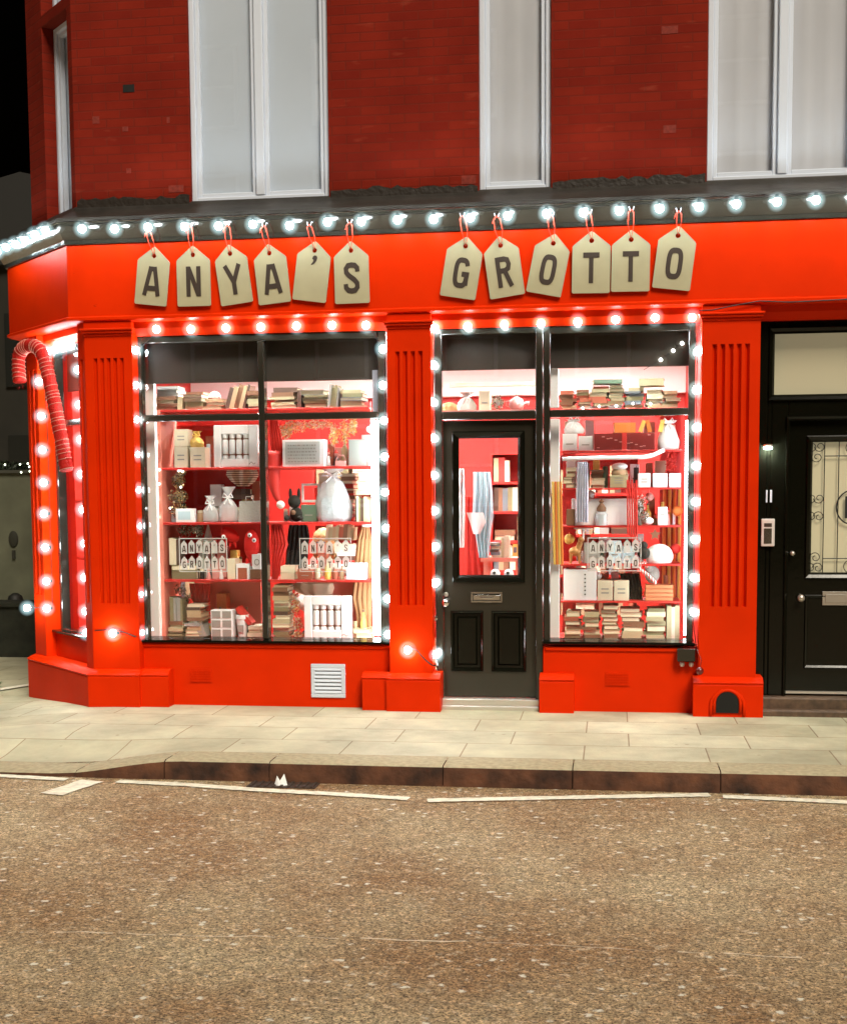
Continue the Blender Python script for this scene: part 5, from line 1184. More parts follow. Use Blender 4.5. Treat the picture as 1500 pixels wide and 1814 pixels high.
for k, (a, c) in enumerate(((1172, 1180), (1181, 1189), (1190, 1198), (1199, 1207))):
    x0, x1, za, zb_ = rect(a, c, 866, 1064, .6); b = MB(); b.tube([((x0+x1)/2, .6, zb_), ((x0+x1)/2, .6, za)], (x1-x0)/2, 8)
    tag(b.build('curtain_fold', cc_(['orange', 'yellow', 'orange', 'yellow'][k])), ['leftmost orange', 'left yellow', 'right orange', 'rightmost yellow'][k]+' roll of ribbon behind the shelves at right', 'ribbon roll', 'rolls of orange and yellow ribbon')
q = P(1018, 999, YB); o = thing('reindeer', 'brown and gold reindeer ornament at left of the fourth row', 'ornament', (q.x, YB+.04, r4)); b = MB()
b.ball((q.x, YB+.04, r4+.085), .045, 12, (1, .7, .8)); b.tube([(q.x+.02, YB+.04, r4+.1), (q.x+.04, YB+.03, r4+.16)], [.025, .018], 8); b.ball((q.x+.045, YB+.015, r4+.175), .024, 10, (1, 1.4, .9))
for s in (-1, 1):
    for t in (-1, 1): b.tube([(q.x+s*.028, YB+.04+t*.02, r4+.07), (q.x+s*.032, YB+.04+t*.02, r4)], [.012, .008], 6)
    b.tube([(q.x+.045, YB+.03, r4+.19), (q.x+.045+s*.03, YB+.03, r4+.22), (q.x+.045+s*.03, YB+.03, r4+.25)], .004, 5); b.tube([(q.x+.045+s*.02, YB+.03, r4+.21), (q.x+.045+s*.045, YB+.03, r4+.225)], .003, 5)
b.build('body', cm('gilt brown', (.45, .24, .08), .4, metal=.3), o, smooth=50)
q = P(1033, 940, YB); b = MB(); b.tube([P(1033, 955, YB), P(1033, 936, YB)], .006, 6); b.ball(P(1033, 936, YB), .07, 12, (1, .3, .12)); tag(b.build('mushroom_ornament', cc_('white'), smooth=50), 'white flat topped ornament above the reindeer', 'ornament')
carton(1034, 1062, 962, r4, YB+.02, 'grey glass fronted box beside the reindeer', 'grey', lines=1)
for k, (a, c, y) in enumerate(((1078, 1100, 958), (1101, 1124, 968))): carton(a, c, y, r4, YB+.03, ['taller', 'shorter'][k]+' pale blue box behind the wire frame in right window', 'pale blue', lines=1)
stp = [(q_[0], q_[1]) for q_ in [(.045*(1 if i % 2 == 0 else .45)*math.sin(i*PI/5), .045*(1 if i % 2 == 0 else .45)*math.cos(i*PI/5)) for i in range(10)]]
q = P(1160, 947, YB); b = MB(); b.prism([(q.x+x, q.z+z) for x, z in stp], YB, YB+.02); b.tube([(q.x, YB+.01, q.z+.03), (q.x, YB+.01, r3-.014)], .0015, 4); tag(b.build('star', cc_('brown')), 'dark brown star hanging under the middle shelf of right window', 'star')
q = P(1168, 980, YB); b = MB(); b.ball((q.x, YB+.05, r4+.05), .1, 16, (1, .6, .9)); bmesh.ops.bisect_plane(b.b, geom=b.b.verts[:]+b.b.edges[:]+b.b.faces[:], plane_co=(0, 0, r4+.001), plane_no=(0, 0, 1), clear_inner=True)
tag(b.build('cake_dome', cc_('white'), smooth='all'), 'big white dome at right of the fourth row', 'dome')
b = MB(); q = P(1140, 975, YB); b.ball((q.x, YB+.01, r4+.075), .045, 12); b.ball((q.x, YB+.01, r4+.13), .03, 12); tag(b.build('soft_toy', cm('black plush', ()), smooth='all'), 'small black figure beside the white dome', 'toy')
o = carton(998, 1056, 1008, r5, YB, 'large white box with a column of dark dots', 'white', lines=0); b = MB(); q0_ = P(1036, 1017, YB)
for i in range(6): q = P(1036, 1018+i*7, YB); b.box(q.x-.005, q.x+.005, YB-.002, YB-.0001, q.z-.005, q.z+.005)
b.build('dots', cc_('black'), o)
for k, (a, c) in enumerate(((1058, 1085), (1087, 1114))): carton(a, c, 1029, r5, YB, f'cream box with two printed lines, {["left", "right"][k]} of the pair', 'cream')
cloth([(1096, 1132, 1016), (1104, 1136, 1035), (1112, 1138, 1063)], YB+.14, cm('black wool', ()), 'dark cloth hanging behind the pair of cream boxes', name='cloth')
b = MB(); b.tube(smooth_path([P(1162, 1034, YS0+.02), P(1146, 1018, YS0+.02), P(1133, 1008, YS0+.02), P(1132, 1000, YS0+.02), P(1140, 999, YS0+.02), P(1146, 1006, YS0+.02)], 5), .013, 8); tag(b.build('candy_stick', striped('candy_stripes', (.75, .7, .66), (.65, .05, .04), 55), smooth='all'), 'small red and white candy stick leaning over the slatted crate', 'candy cane')
q = P(1155, 1018, YB+.05); b = MB(); b.ball((q.x, YB+.08, q.z), .06, 12, (.9, .6, 1.1)); b.ball((q.x-.02, YB+.06, q.z+.05), .035, 10); tag(b.build('snowman_toy', cm('grey felt', ()), smooth='all'), 'grey and white soft figure behind the slatted crate', 'toy')
o = thing('crate', 'small orange slatted wooden crate at right of the fifth row', 'crate', (P(1168, 1064, YB).x, YB, r5)); x0, x1, _, zt_ = rect(1143, 1192, 1036, 1064, YB)
b = MB()
for i in range(4):
    h = (zt_-r5)/4; b.box(x0, x1, YB-.008, YB, r5+h*i+.003, r5+h*(i+1)-.003); b.box(x0, x1, YB+.12, YB+.128, r5+h*i+.003, r5+h*(i+1)-.003)
b.build('slats', cm('orange wood', (.6, .2, .08), .7), o)
b = MB(); b.box(x0, x0+.012, YB+.0003, YB+.1197, r5+.001, zt_-.001).box(x1-.012, x1, YB+.0003, YB+.1197, r5+.001, zt_-.001); b.build('end_board', cm('orange wood', ()), o)
for a, c, y, nm, cols in ((999, 1028, 1083, 'first bottom pile of the right window', ['olive', 'rust', 'brown', 'khaki']), (1031, 1062, 1084, 'second bottom pile of the right window', ['olive', 'brown', 'rust', 'khaki']), (1065, 1096, 1072, 'third bottom pile of the right window', ['khaki', 'tan', 'rust', 'brown']), (1100, 1138, 1078, 'fourth bottom pile of the right window', ['khaki', 'rust', 'brown', 'cream']), (1142, 1178, 1078, 'fifth bottom pile of the right window', ['khaki', 'cream', 'olive', 'brown'])):
    pile(a, c, y, R0, YB, cols, 'the '+nm, jit=.012, tmin=.022, tmax=.04)
row(1181, 1204, 1070, R0, YB, ['khaki', 'cream', 'olive'], 'the upright row at bottom right of right window', 3)

# -- deeper in the shop: bookcase, clothes rail behind the door, the person at the back of the window
def bookcase(px0, px1, py0, py1, Y, label, shelves, seed, full=True):
    random.seed(seed); x0, x1, za, zb_ = rect(px0, px1, py0, py1, Y); o = thing('bookcase', label, 'bookcase', ((x0+x1)/2, Y, za)); d = .3
    b = MB(); b.box(x0-.025, x0, Y, Y+d, za, zb_).box(x1, x1+.025, Y, Y+d, za, zb_).box(x0, x1, Y+d-.02, Y+d, za, zb_); b.build('carcass', 'inred', o)
    b = MB(); hs = (zb_-za)/shelves
    for i in range(shelves+1): b.box(x0, x1, Y, Y+d-.02, za+hs*i-.022, za+hs*i)
    b.build('shelf', 'inred', o)
    where = label.split(",")[0]
    for i in range(shelves):
        x = x0+.01; zb0 = za+hs*i; k = 0; nm = ['bottom', 'second', 'third', 'top'][i] if i < shelves-1 else 'top'
        while x < x1-.07 and k < 9:
            if random.random() < .5:
                for j in range(random.randint(2, 3)):
                    t = random.uniform(.035, .055)
                    if x+t > x1-.01: break
                    k += 1; c = random.choice(OLD+WARM+['red', 'slate']); ubook(x, Y+.03, zb0+.0005, t-.001, .15, min(hs-.05, random.uniform(.17, .26)), c, f'{c} book, {ORD[k-1]} along {nm} shelf of the {where}', 0, group='books on the inner bookcases'); x += t
            else:
                w = random.uniform(.18, .23)
                if x+w > x1: break
                z = zb0+.0005; c0 = x+w/2
                for j in range(random.randint(2, 3)):
                    t = random.uniform(.04, .06)
                    if z+t > zb0+hs-.04: break
                    k += 1; c = random.choice(OLD+WARM+['white']); book(c0, Y+.03, z, w*.95, .2, t-.001, c, f'{c} book, {ORD[k-1]} along {nm} shelf of the {where}', random.uniform(-.06, .06), random.random() < .6, group='books on the inner bookcases'); z += t
                x += w
            x += random.uniform(0, .03)
bookcase(872, 935, 800, 1010, 2.0, 'bookcase behind the shop door, red wood', 4, 11)
bookcase(560, 700, 790, 1060, 2.4, 'bookcase behind the seated person, red wood', 4, 12)
bookcase(990, 1130, 800, 1090, 2.2, 'bookcase behind the right window, red wood', 4, 13)
bookcase(300, 420, 780, 1060, 2.6, 'bookcase behind the far left display, red wood', 3, 14)
cloth([(838, 868, 836), (838, 872, 870), (836, 874, 915), (842, 868, 950), (848, 866, 988)], 1.0, striped('cyan_stripes', (.6, .78, .82), (.25, .5, .6), 70), 'pale blue striped scarf hanging inside the shop door', name='scarf', thick=.05, folds=4)
cloth([(824, 842, 880), (822, 846, 930), (822, 850, 970), (821, 860, 1022)], 1.1, cc_('red'), 'bright red dressing gown hanging inside the shop door', name='robe', folds=3)
cloth([(812, 822, 830), (812, 824, 900), (812, 822, 970)], .9, cc_('white'), 'white cloth hanging at the left inside the door glass', name='cloth', folds=2)
cloth([(826, 856, 908), (832, 860, 925), (838, 850, 946)], .95, cc_('white'), 'white pointed pennant hanging in front of the blue scarf', name='pennant', folds=1)
pile(866, 884, 962, P(870, 988, 1.0).z, 1.0, ['slate', 'cream', 'dark brown', 'olive'], 'the pile on the table inside the door')
o = thing('table', 'low red table standing inside the shop door', 'table', (P(880, 990, 1.0).x, 1.1, .03)); x0, x1 = P(852, 990, 1.0).x, P(925, 990, 1.0).x; zt_ = P(870, 988, 1.0).z
b = MB(); b.box(x0, x1, .96, 1.35, zt_-.03, zt_-.0006); b.build('table_top', 'salmon', o)
for x in (x0+.02, x1-.05):
    for y in (.98, 1.3): b = MB(); b.box(x, x+.03, y, y+.03, .03, zt_-.03); b.build('leg', 'salmon', o)
row(887, 901, 948, zt_, 1.02, ['cream', 'khaki'], 'the row on the table inside the door', 3)
o = thing('eye_decoration', 'pair of googly eye balls standing at the bottom of the door glass', 'decoration', (P(890, 1018, .13).x, .13, gz0))
b = MB(); b.box(gx0+.04, gx1-.005, DY1, .17, gz0-.03, gz0-.012); b.build('ledge', 'white', o)
for px in (877, 901):
    q = P(px, 1011, .13); b = MB(); b.ball((q.x, .135, gz0+.022), .036, 12, (1.0, .7, .95)); e = b.build('eyeball', cc_('white'), o, smooth='all'); b = MB(); b.ball((q.x-.005, .108, gz0+.03), .012, 8); b.build('pupil', cc_('black'), e, smooth='all')
# shelf of oddments over the door
SX0, SX1 = P(782, 728, .3).x, P(948, 728, .3).x; sz = P(865, 727, .3).z
o = thing('wall_shelf', 'pink shelf behind the transom over the shop door', 'shelf', (SX0, .3, sz)); b = MB(); b.box(SX0, SX1, .22, .6, sz-.02, sz-.0006); b.build('board', cc_('pink'), o); b = MB(); zz = P(865, 684, .75).z; b.box(SX0, SX1, .75, .8, zz, zz+.028); b.build('batten', cc_('cream'), o)
q = P(793, 727, .32); b = MB(); b.ball((q.x, .4, sz), .075, 14, (1.05, .8, .95)); bmesh.ops.bisect_plane(b.b, geom=b.b.verts[:]+b.b.edges[:]+b.b.faces[:], plane_co=(0, 0, sz+.0004), plane_no=(0, 0, 1), clear_inner=True); tag(b.build('straw_hat', cm('straw', (.62, .45, .2), .8), smooth='all'), 'round straw hat lying over the shop door', 'hat')
bag(808, 842, 694, sz, .3, 'crumpled white paper parcel over the door', cm('white paper', ()), neck=.7)
carton(848, 868, 692, sz, .3, 'cream paper packet standing over the door', 'cream', lines=1)
leafy('flower_bunch', 'bunch of small white flowers over the door', 'flowers', [((P(880, 706, .34).x, .36, sz+.06), (.05, .04, .06))], [cc_('white'), cm('leaf green', (.1, .16, .07))], 260, .012)
q = P(914, 725, .34); o = thing('teapot', 'pale pink teapot shaped ornament over the door', 'teapot', (q.x, .38, sz)); b = MB(); b.lathe([(.03, 0), (.05, .02), (.055, .05), (.045, .08), (.02, .095), (.008, .1), (.008, .112), (.001, .118)], (q.x, .38, sz), 16); b.tube([(q.x+.045, .38, sz+.04), (q.x+.075, .38, sz+.055), (q.x+.09, .38, sz+.05)], [.014, .012, .014], 8); b.tube([(q.x-.045, .38, sz+.07), (q.x-.075, .38, sz+.065), (q.x-.075, .38, sz+.035), (q.x-.048, .38, sz+.025)], .006, 6); b.build('body', cc_('pink'), o, smooth=50)
b = MB(); b.tube([(XD0+.1, .5, 2.42), (mr[0], .5, 2.46)], .004, 5); 
# tiny lights strung inside the right transom
o = thing('string_lights', 'short line of tiny bulbs in the upper right of the right transom', 'string lights', P(1170, 637, .125)); pts = [P(x, y, .125) for x, y in ((1140, 655), (1170, 637), (1192, 621), (1208, 608), (1225, 595))]
b = MB(); b.tube(pts, .0018, 4); b.build('cable', 'cable', o)
for p in pts[1:4]: b = MB(); b.ball(p, .011, 10); b.build('bulb', 'minibulb', o, smooth='all')
o = thing('string_lights', 'line of tiny bulbs along the rail under the transom books', 'string lights', P(1060, 720, .22)); pts = [P(x, y, .225) for x, y in ((1010, 724), (1032, 723), (1061, 720), (1091, 719), (1121, 715), (1152, 715), (1180, 712))]
b = MB(); b.tube(pts, .0018, 4); b.build('cable', 'cable', o)
for p in pts[1:6]: b = MB(); b.ball(p, .0075, 8); b.build('bulb', 'minibulb', o, smooth='all')

# white logo stickers on the glass: an outline with two rows of little lettered tags
def decal(px0, px1, py0, py1, label):
    Yg = .0655; x0, x1, za, zb_ = rect(px0, px1, py0, py1, Yg); o = thing('window_sticker', label, 'sticker', ((x0+x1)/2, Yg, za), 'logo stickers on the shop glass'); wm = cm('white vinyl', (.85, .86, .84), .5, alpha=.42)
    r = .007; t = .0012; b = MB(); b.box(x0, x0+r, Yg-t, Yg, za, zb_).box(x1-r, x1, Yg-t, Yg, za, zb_).box(x0+r, x1-r, Yg-t, Yg, zb_-r, zb_).box(x0+r, x1-r, Yg-t, Yg, za, za+r); b.build('outline', wm, o)
    H = zb_-za
    for rw, word in enumerate(("ANYA'S", 'GROTTO')):
        w = (x1-x0-.02)/6; h = H*.4; zz = za+H*(.53 if rw == 0 else .06)
        for i, ch in enumerate(word):
            cx = x0+.01+w*(i+.5); hw = w*.41; b = MB(); z_ = zz+.004*((i*7+rw*3) % 3)
            b.prism([(cx-hw, z_), (cx-hw, z_+h*.72), (cx, z_+h), (cx+hw, z_+h*.72), (cx+hw, z_)], Yg-t, Yg); tg_ = b.build('tag', wm, o)
            b = MB(); lh = h*.5; lw = lh*.8
            if ch == "'": b.prism([(cx-.002, z_+h*.5), (cx-.003, z_+h*.66), (cx+.004, z_+h*.66), (cx+.003, z_+h*.58)], Yg-t-.0008, Yg-t-.0002)
            else:
                for k, (pts, cl) in enumerate(GL[ch]):
                    L = ribbonstroke(pts, .17, cl); n_ = len(L); y_ = Yg-t-.0004-.0002*k; pp = [(cx-.31*lw+v.x*lw, y_, z_+h*.12+v.y*lh) for a, e in L for v in (a, e)]
                    b.faces(pp, [(2*i_, 2*((i_+1) % n_), 2*((i_+1) % n_)+1, 2*i_+1) for i_ in (range(n_) if cl else range(n_-1))])
            b.build('letter', 'ink', tg_)
decal(318, 402, 953, 1013, 'white outlined sticker of lettered tags on the glass left of the mullion')
decal(531, 622, 953, 1013, 'white outlined sticker of lettered tags on the glass right of the mullion')
decal(1040, 1136, 952, 1012, 'white outlined sticker of lettered tags on the right shop window')
# small mixed goods
def goods(px0, px1, pyt, zs_, Y, where, seed):
    random.seed(seed); x, xe = P(px0, pyt, Y).x, P(px1, pyt, Y).x; H = P(px0, pyt, Y).z-zs_; k = 0; cols = ['white', 'white', 'cream', 'pink', 'grey', 'yellow', 'rust', 'pale blue', 'green', 'tan', 'black', 'red']
    while x < xe-.03 and k < 12:
        kind = random.choice(['bottle', 'jar', 'mug', 'candle', 'gift box', 'card', 'figurine']); c = random.choice(cols); w = random.uniform(.035, .07); h = H*random.uniform(.55, 1.0)
        if x+w > xe: break
        cx = x+w/2; yy = Y+w/2+.004; o = thing(kind.replace(' ', '_'), f'{c} {kind}, {ORD[k]} from left {where}', kind, (cx, yy, zs_)); b = MB(); k += 1
        if kind == 'bottle': b.lathe([(w*.42, 0), (w*.45, .01), (w*.45, h*.55), (w*.16, h*.72), (w*.16, h*.9)], (cx, yy, zs_), 14); b.build('body', cc_(c), o, smooth=40); b = MB(); b.lathe([(w*.19, h*.9), (w*.19, h)], (cx, yy, zs_), 12); b.build('cap', cc_('brown'), o)
        elif kind == 'jar': h *= .7; b.lathe([(w*.45, 0), (w*.47, .01), (w*.47, h*.7), (w*.38, h*.8)], (cx, yy, zs_), 14); b.build('body', cc_(c), o, smooth=40); b = MB(); b.lathe([(w*.42, h*.8), (w*.42, h*.98), (w*.2, h)], (cx, yy, zs_), 12); b.build('lid', cc_('cream'), o, smooth=30)
        elif kind == 'mug':
            h = min(h, .085); b.lathe([(w*.4, 0), (w*.44, .006), (w*.44, h), (w*.38, h), (w*.36, .01)], (cx-.004, yy, zs_), 14); b.build('body', cc_(c), o, smooth=40); b = MB(); b.tube([(cx+w*.4, yy, zs_+h*.75), (cx+w*.62, yy, zs_+h*.6), (cx+w*.6, yy, zs_+h*.3), (cx+w*.4, yy, zs_+h*.2)], .004, 6); b.build('handle', cc_(c), o, smooth='all'); x += w*.2
        elif kind == 'candle': b.lathe([(w*.3, 0), (w*.3, h*.9), (w*.22, h*.92)], (cx, yy, zs_), 14); b.build('wax', cc_(c), o, smooth=40); b = MB(); b.tube([(cx, yy, zs_+h*.9), (cx+.002, yy, zs_+h)], .0018, 5); b.build('wick', cc_('black'), o)
        elif kind == 'gift box':
            h *= .75; b.box(cx-w/2+.002, cx+w/2-.002, yy-w/2, yy+w/2, zs_, zs_+h); b.build('body', cc_(c), o, bevel=.002); b = MB(); b.box(cx-.006, cx+.006, yy-w/2-.0015, yy+w/2+.0015, zs_+.0005, zs_+h+.0015)
            for q_ in (-1, 1): b.tube([(cx, yy, zs_+h), (cx+q_*.018, yy, zs_+h+.022), (cx+q_*.026, yy, zs_+h+.006), (cx, yy, zs_+h+.002)], .004, 5)
            b.build('ribbon', cc_('red' if c != 'red' else 'white'), o)
        elif kind == 'card': b.box(cx-w/2+.002, cx+w/2-.002, yy-.003, yy+.003, zs_, zs_+h); b.build('board', cc_(c), o); b = MB(); b.box(cx-w*.3, cx+w*.3, yy-.005, yy-.0034, zs_+h*.3, zs_+h*.75); b.build('picture', cc_(random.choice(['rust', 'green', 'slate', 'pink'])), o)
        else: h *= .8; b.lathe([(w*.42, 0), (w*.4, h*.1), (w*.2, h*.55), (w*.16, h*.62)], (cx, yy, zs_), 12); b.build('body', cc_(c), o, smooth=50); b = MB(); b.ball((cx, yy, zs_+h*.76), w*.26, 10); b.build('head', cc_('pink'), o, smooth='all'); b = MB(); b.lathe([(w*.28, h*.82), (w*.1, h*1.0), (.001, h*1.06)], (cx, yy, zs_), 10); b.build('hat', cc_('red'), o, smooth=50)
        x += w+random.uniform(.001, .012)
goods(345, 378, 765, z1_, YB+.12, 'behind the boxes on the first shelf', 1)
goods(576, 655, 772, z1_, YB+.09, 'along the back of the first shelf, right pane', 2)
goods(346, 460, 884, z2, YB+.13, 'behind the clear bags on the second shelf', 3)
goods(500, 556, 880, z2, YB+.15, 'behind the black toy', 4)
goods(318, 402, 985, z3, YB+.02, 'behind the left glass sticker', 5)
goods(402, 462, 975, z3, YB+.13, 'behind the plush creatures', 6)
goods(556, 612, 990, z3, YB-.01, 'behind the right glass sticker', 7)
goods(366, 462, 1076, L0, YB+.12, 'at the back of the window bottom, left pane', 8)
goods(622, 656, 1078, L0, YB+.02, 'beside the bottom cracker box', 9)
goods(996, 1050, 748, r1, YB+.13, 'behind the printed pair, top row of right window', 10)
goods(1064, 1160, 818, r2, YB+.1, 'behind the second row of right window', 11)
goods(1126, 1204, 884, r3, YB+.1, 'behind the middle row of right window', 12)
goods(1030, 1130, 952, r4, YB+.13, 'behind the fourth row of right window', 13)
goods(1060, 1200, 1014, r5, YB+.13, 'behind the fifth row of right window', 14)
goods(884, 925, 955, P(870, 988, 1.0).z, 1.2, 'on the table inside the door', 15)
goods(300, 345, 870, z2, YB+.14, 'behind the little decorated tree', 16)
# more stock standing behind and between
random.seed(21)
LOOK = {'white': 'white', 'cream': 'cream', 'pink': 'pink', 'grey': 'grey', 'yellow': 'yellow', 'rust': 'rust', 'pale blue': 'pale blue', 'green': 'green'}
def backstock(spots, zs_, Y, where):
    for k, (a, c, y, col, ln) in enumerate(spots):
        carton(a, c, y, zs_, Y, f'{col} box, {ORD[k]} from left at the back of the {where}', col, lines=ln, d=.08)
backstock([(345, 352, 790, 'yellow', 0), (364, 377, 772, 'rust', 1)], z1_, YB+.16, 'first shelf, left pane')
backstock([(577, 590, 786, 'rust', 1), (592, 606, 792, 'pink', 1), (640, 655, 770, 'white', 0)], z1_, YB+.16, 'first shelf, right pane')
backstock([(372, 392, 858, 'white', 1), (428, 440, 868, 'yellow', 0), (446, 461, 852, 'rust', 1)], z2, YB+.22, 'second shelf, left pane')
backstock([(564, 580, 838, 'cream', 1), (583, 600, 846, 'yellow', 0)], z2, YB+.22, 'second shelf, right pane')
backstock([(352, 368, 972, 'white', 0), (384, 400, 968, 'pink', 1), (408, 420, 975, 'yellow', 0)], z3, YB+.2, 'third shelf, left pane')
backstock([(1000, 1016, 746, 'cream', 0), (1036, 1052, 744, 'white', 1), (1140, 1160, 748, 'white', 0), (1180, 1196, 752, 'cream', 1)], r1, YB+.22, 'top row, right window')
backstock([(1003, 1020, 815, 'white', 1), (1026, 1044, 820, 'grey', 1), (1050, 1062, 815, 'yellow', 0), (1116, 1132, 822, 'white', 1), (1144, 1156, 820, 'rust', 0), (1160, 1180, 816, 'cream', 1)], r2, YB+.22, 'second row, right window')
backstock([(1125, 1140, 885, 'cream', 1), (1148, 1160, 880, 'rust', 0)], r3, YB+.22, 'third row, right window')
backstock([(1030, 1046, 948, 'rust', 1), (1060, 1078, 952, 'white', 0), (1126, 1140, 946, 'white', 1)], r4, YB+.22, 'fourth row, right window')
backstock([(1060, 1078, 1016, 'rust', 0), (1082, 1096, 1010, 'white', 1), (1120, 1134, 1014, 'cream', 0)], r5, YB+.22, 'fifth row, right window')
for k, (px, py, r_) in enumerate(((1008, 955, 6), (1046, 876, 5), (1150, 880, 5), (1200, 905, 6), (1196, 972, 6), (1058, 1020, 5))):
    q = P(px, py, YB+.1); b = MB(); b.ball(q, r_/250*1.6, 12); b.tube([q, q+Vector((0, 0, .05))], .0015, 4)
    tag(b.build('hanging_bauble', cc_(['yellow', 'white', 'pink', 'orange', 'red', 'white'][k]), smooth='all'), f'{["yellow", "white", "pink", "orange", "red", "white"][k]} ball ornament, {ORD[k]} counted among those hanging in right window', 'bauble')
for k, (x_, col) in enumerate(((.28, 'white'), (.46, 'cream'), (.64, 'white'))):
    b = MB(MLO); zz = 1.05+.0*k; b.box(x_, x_+.15, .2, .3, zz, zz+.33); o = thing('box', f'{col} boxed gift set, {ORD[k]} from the corner inside the angled window', 'box', (MLO @ Vector((x_, .2, zz))).to_tuple()); b.build('body', cc_(col), o)
    b = MB(MLO)
    for j in range(3): b.box(x_+.02, x_+.13, .197, .1998, zz+.06+.09*j, zz+.08+.09*j)
    b.build('printing', cc_('rust'), o)
o = thing('display_shelves', 'red shelves inside the angled corner window', 'shelves', (MLO @ Vector((.5, .4, ZS))).to_tuple()); b = MB(MLO)
for zz in (ZS+.03, 1.05, 1.5, 2.1): b.box(.14, .86, .16, .4, zz-.02, zz-.0005)
b.build('shelf', 'inred', o); b = MB(MLO); b.box(.14, .86, .41, .42, ZS, 2.3); b.build('back_board', 'salmon', o)

# person seated behind the right half of the left window
def skin_obj(name, joints, edges, m, parent, sub=2):
    me = bpy.data.meshes.new(name); me.from_pydata([j[0] for j in joints], edges, []); o = bpy.data.objects.new(name, me); COL.objects.link(o)
    md = o.modifiers.new('skin', 'SKIN'); me.skin_vertices.new() if not me.skin_vertices else None
    for i, j in enumerate(joints):
        r = j[1]; me.skin_vertices[0].data[i].radius = r if isinstance(r, tuple) else (r, r)
    me.skin_vertices[0].data[0].use_root = True; md.use_smooth_shade = True
    s2 = o.modifiers.new('sub', 'SUBSURF'); s2.levels = s2.render_levels = sub
    dg = bpy.context.evaluated_depsgraph_get(); nm = bpy.data.meshes.new_from_object(o.evaluated_get(dg)); o.modifiers.clear(); o.data = nm; nm.name = name
    for p in nm.polygons: p.use_smooth = True
    nm.materials.clear(); nm.materials.append(M[m] if isinstance(m, str) else m)
    if parent: o.parent = parent; o.location = -parent.location
    return o
hy = .86; hc = P(572, 963, hy); bx, bz = hc.x, hc.z          # head centre
o = thing('person', 'blonde person in a white jumper sitting behind the white frame in left window', 'person', (bx, hy+.15, .03))
V3 = Vector
J = [(V3((bx+.02, hy+.2, bz-.66)), (.15, .11)), (V3((bx+.02, hy+.13, bz-.45)), (.13, .095)), (V3((bx+.015, hy+.07, bz-.26)), (.135, .085)), (V3((bx+.01, hy+.04, bz-.16)), (.05, .05)), (V3((bx, hy+.02, bz-.09)), (.045, .045)), (V3((bx, hy+.0, bz+.0)), (.074, .085)), (V3((bx, hy+.005, bz+.05)), (.068, .078)),
     (V3((bx-.155, hy+.07, bz-.23)), .056), (V3((bx-.19, hy+.0, bz-.44)), .043), (V3((bx-.1, hy-.14, bz-.5)), .033), (V3((bx-.03, hy-.2, bz-.5)), .024),
     (V3((bx+.185, hy+.07, bz-.23)), .056), (V3((bx+.22, hy+.0, bz-.44)), .043), (V3((bx+.13, hy-.14, bz-.5)), .033), (V3((bx+.06, hy-.2, bz-.5)), .024),
     (V3((bx-.08, hy+.05, bz-.72)), .085), (V3((bx-.1, hy-.18, bz-.74)), .06), (V3((bx-.1, hy-.16, .1)), .04), (V3((bx+.12, hy+.05, bz-.72)), .085), (V3((bx+.14, hy-.18, bz-.74)), .06), (V3((bx+.14, hy-.16, .1)), .04)]
ED = [(0, 1), (1, 2), (2, 3), (3, 4), (4, 5), (5, 6), (2, 7), (7, 8), (8, 9), (9, 10), (2, 11), (11, 12), (12, 13), (13, 14), (0, 15), (15, 16), (16, 17), (0, 18), (18, 19), (19, 20)]
skinm = cm('skin', (.72, .42, .3), .5); body = skin_obj('body', J, ED, skinm, o)
b = MB()                                                     # face: nose, ears
b.ball((bx, hy-.088, bz-.005), .012, 8, (.8, 1.1, 1.5))
for s in (-1, 1): b.ball((bx+s*.073, hy+.005, bz), .015, 8, (.5, .9, 1.4))
b.build('face_features', skinm, o, smooth='all')
for s in (-1, 1):
    b = MB(); b.ball((bx+s*.027, hy-.075, bz+.012), .0085, 8); b.build('eye', cc_('slate'), o, smooth='all')
b = MB(); b.ball((bx, hy-.08, bz-.042), .016, 8, (1.2, .4, .35)); b.build('mouth', cc_('pink'), o, smooth='all')
b = MB(); b.ball((bx, hy+.022, bz+.028), .098, 16, (.9, .95, 1.0)); b.ball((bx-.07, hy+.04, bz-.05), .04, 10, (.7, .9, 1.9)); b.ball((bx+.07, hy+.04, bz-.05), .04, 10, (.7, .9, 1.9))
b.build('hair', cm('blonde hair', (.62, .45, .2), .6, bump=(90, .8)), o, smooth='all')
b = MB()
for s in (-1, 1):                                            # two hands with curled fingers resting on each other
    hx, hh_ = bx+.015+s*.035, hy-.215
    b.ball((hx, hh_, bz-.505), .026, 10, (1.0, 1.1, .55))
    for f in range(4): b.tube([(hx-s*.01, hh_-.016+f*.013-.01, bz-.503), (hx-s*.035, hh_-.02+f*.013-.01, bz-.5), (hx-s*.052, hh_-.02+f*.013-.01, bz-.512+f*.001)], [.0075, .007, .005], 6)
    b.tube([(hx+s*.005, hh_-.02, bz-.5), (hx-s*.015, hh_-.038, bz-.495), (hx-s*.03, hh_-.036, bz-.498)], [.009, .008, .006], 6)
b.build('hands', skinm, o, smooth='all')
JJ = [(J[0][0], (.168, .13)), (J[1][0], (.15, .115)), (J[2][0], (.152, .1)), (V3((bx+.01, hy+.045, bz-.175)), (.062, .06)), (J[7][0], .07), (J[8][0], .057), (J[9][0], .045), (J[11][0], .07), (J[12][0], .057), (J[13][0], .045)]
skin_obj('jumper', JJ, [(0, 1), (1, 2), (2, 3), (2, 4), (4, 5), (5, 6), (2, 7), (7, 8), (8, 9)], cm('white wool', (.75, .7, .62), .9, bump=(120, .5)), o)
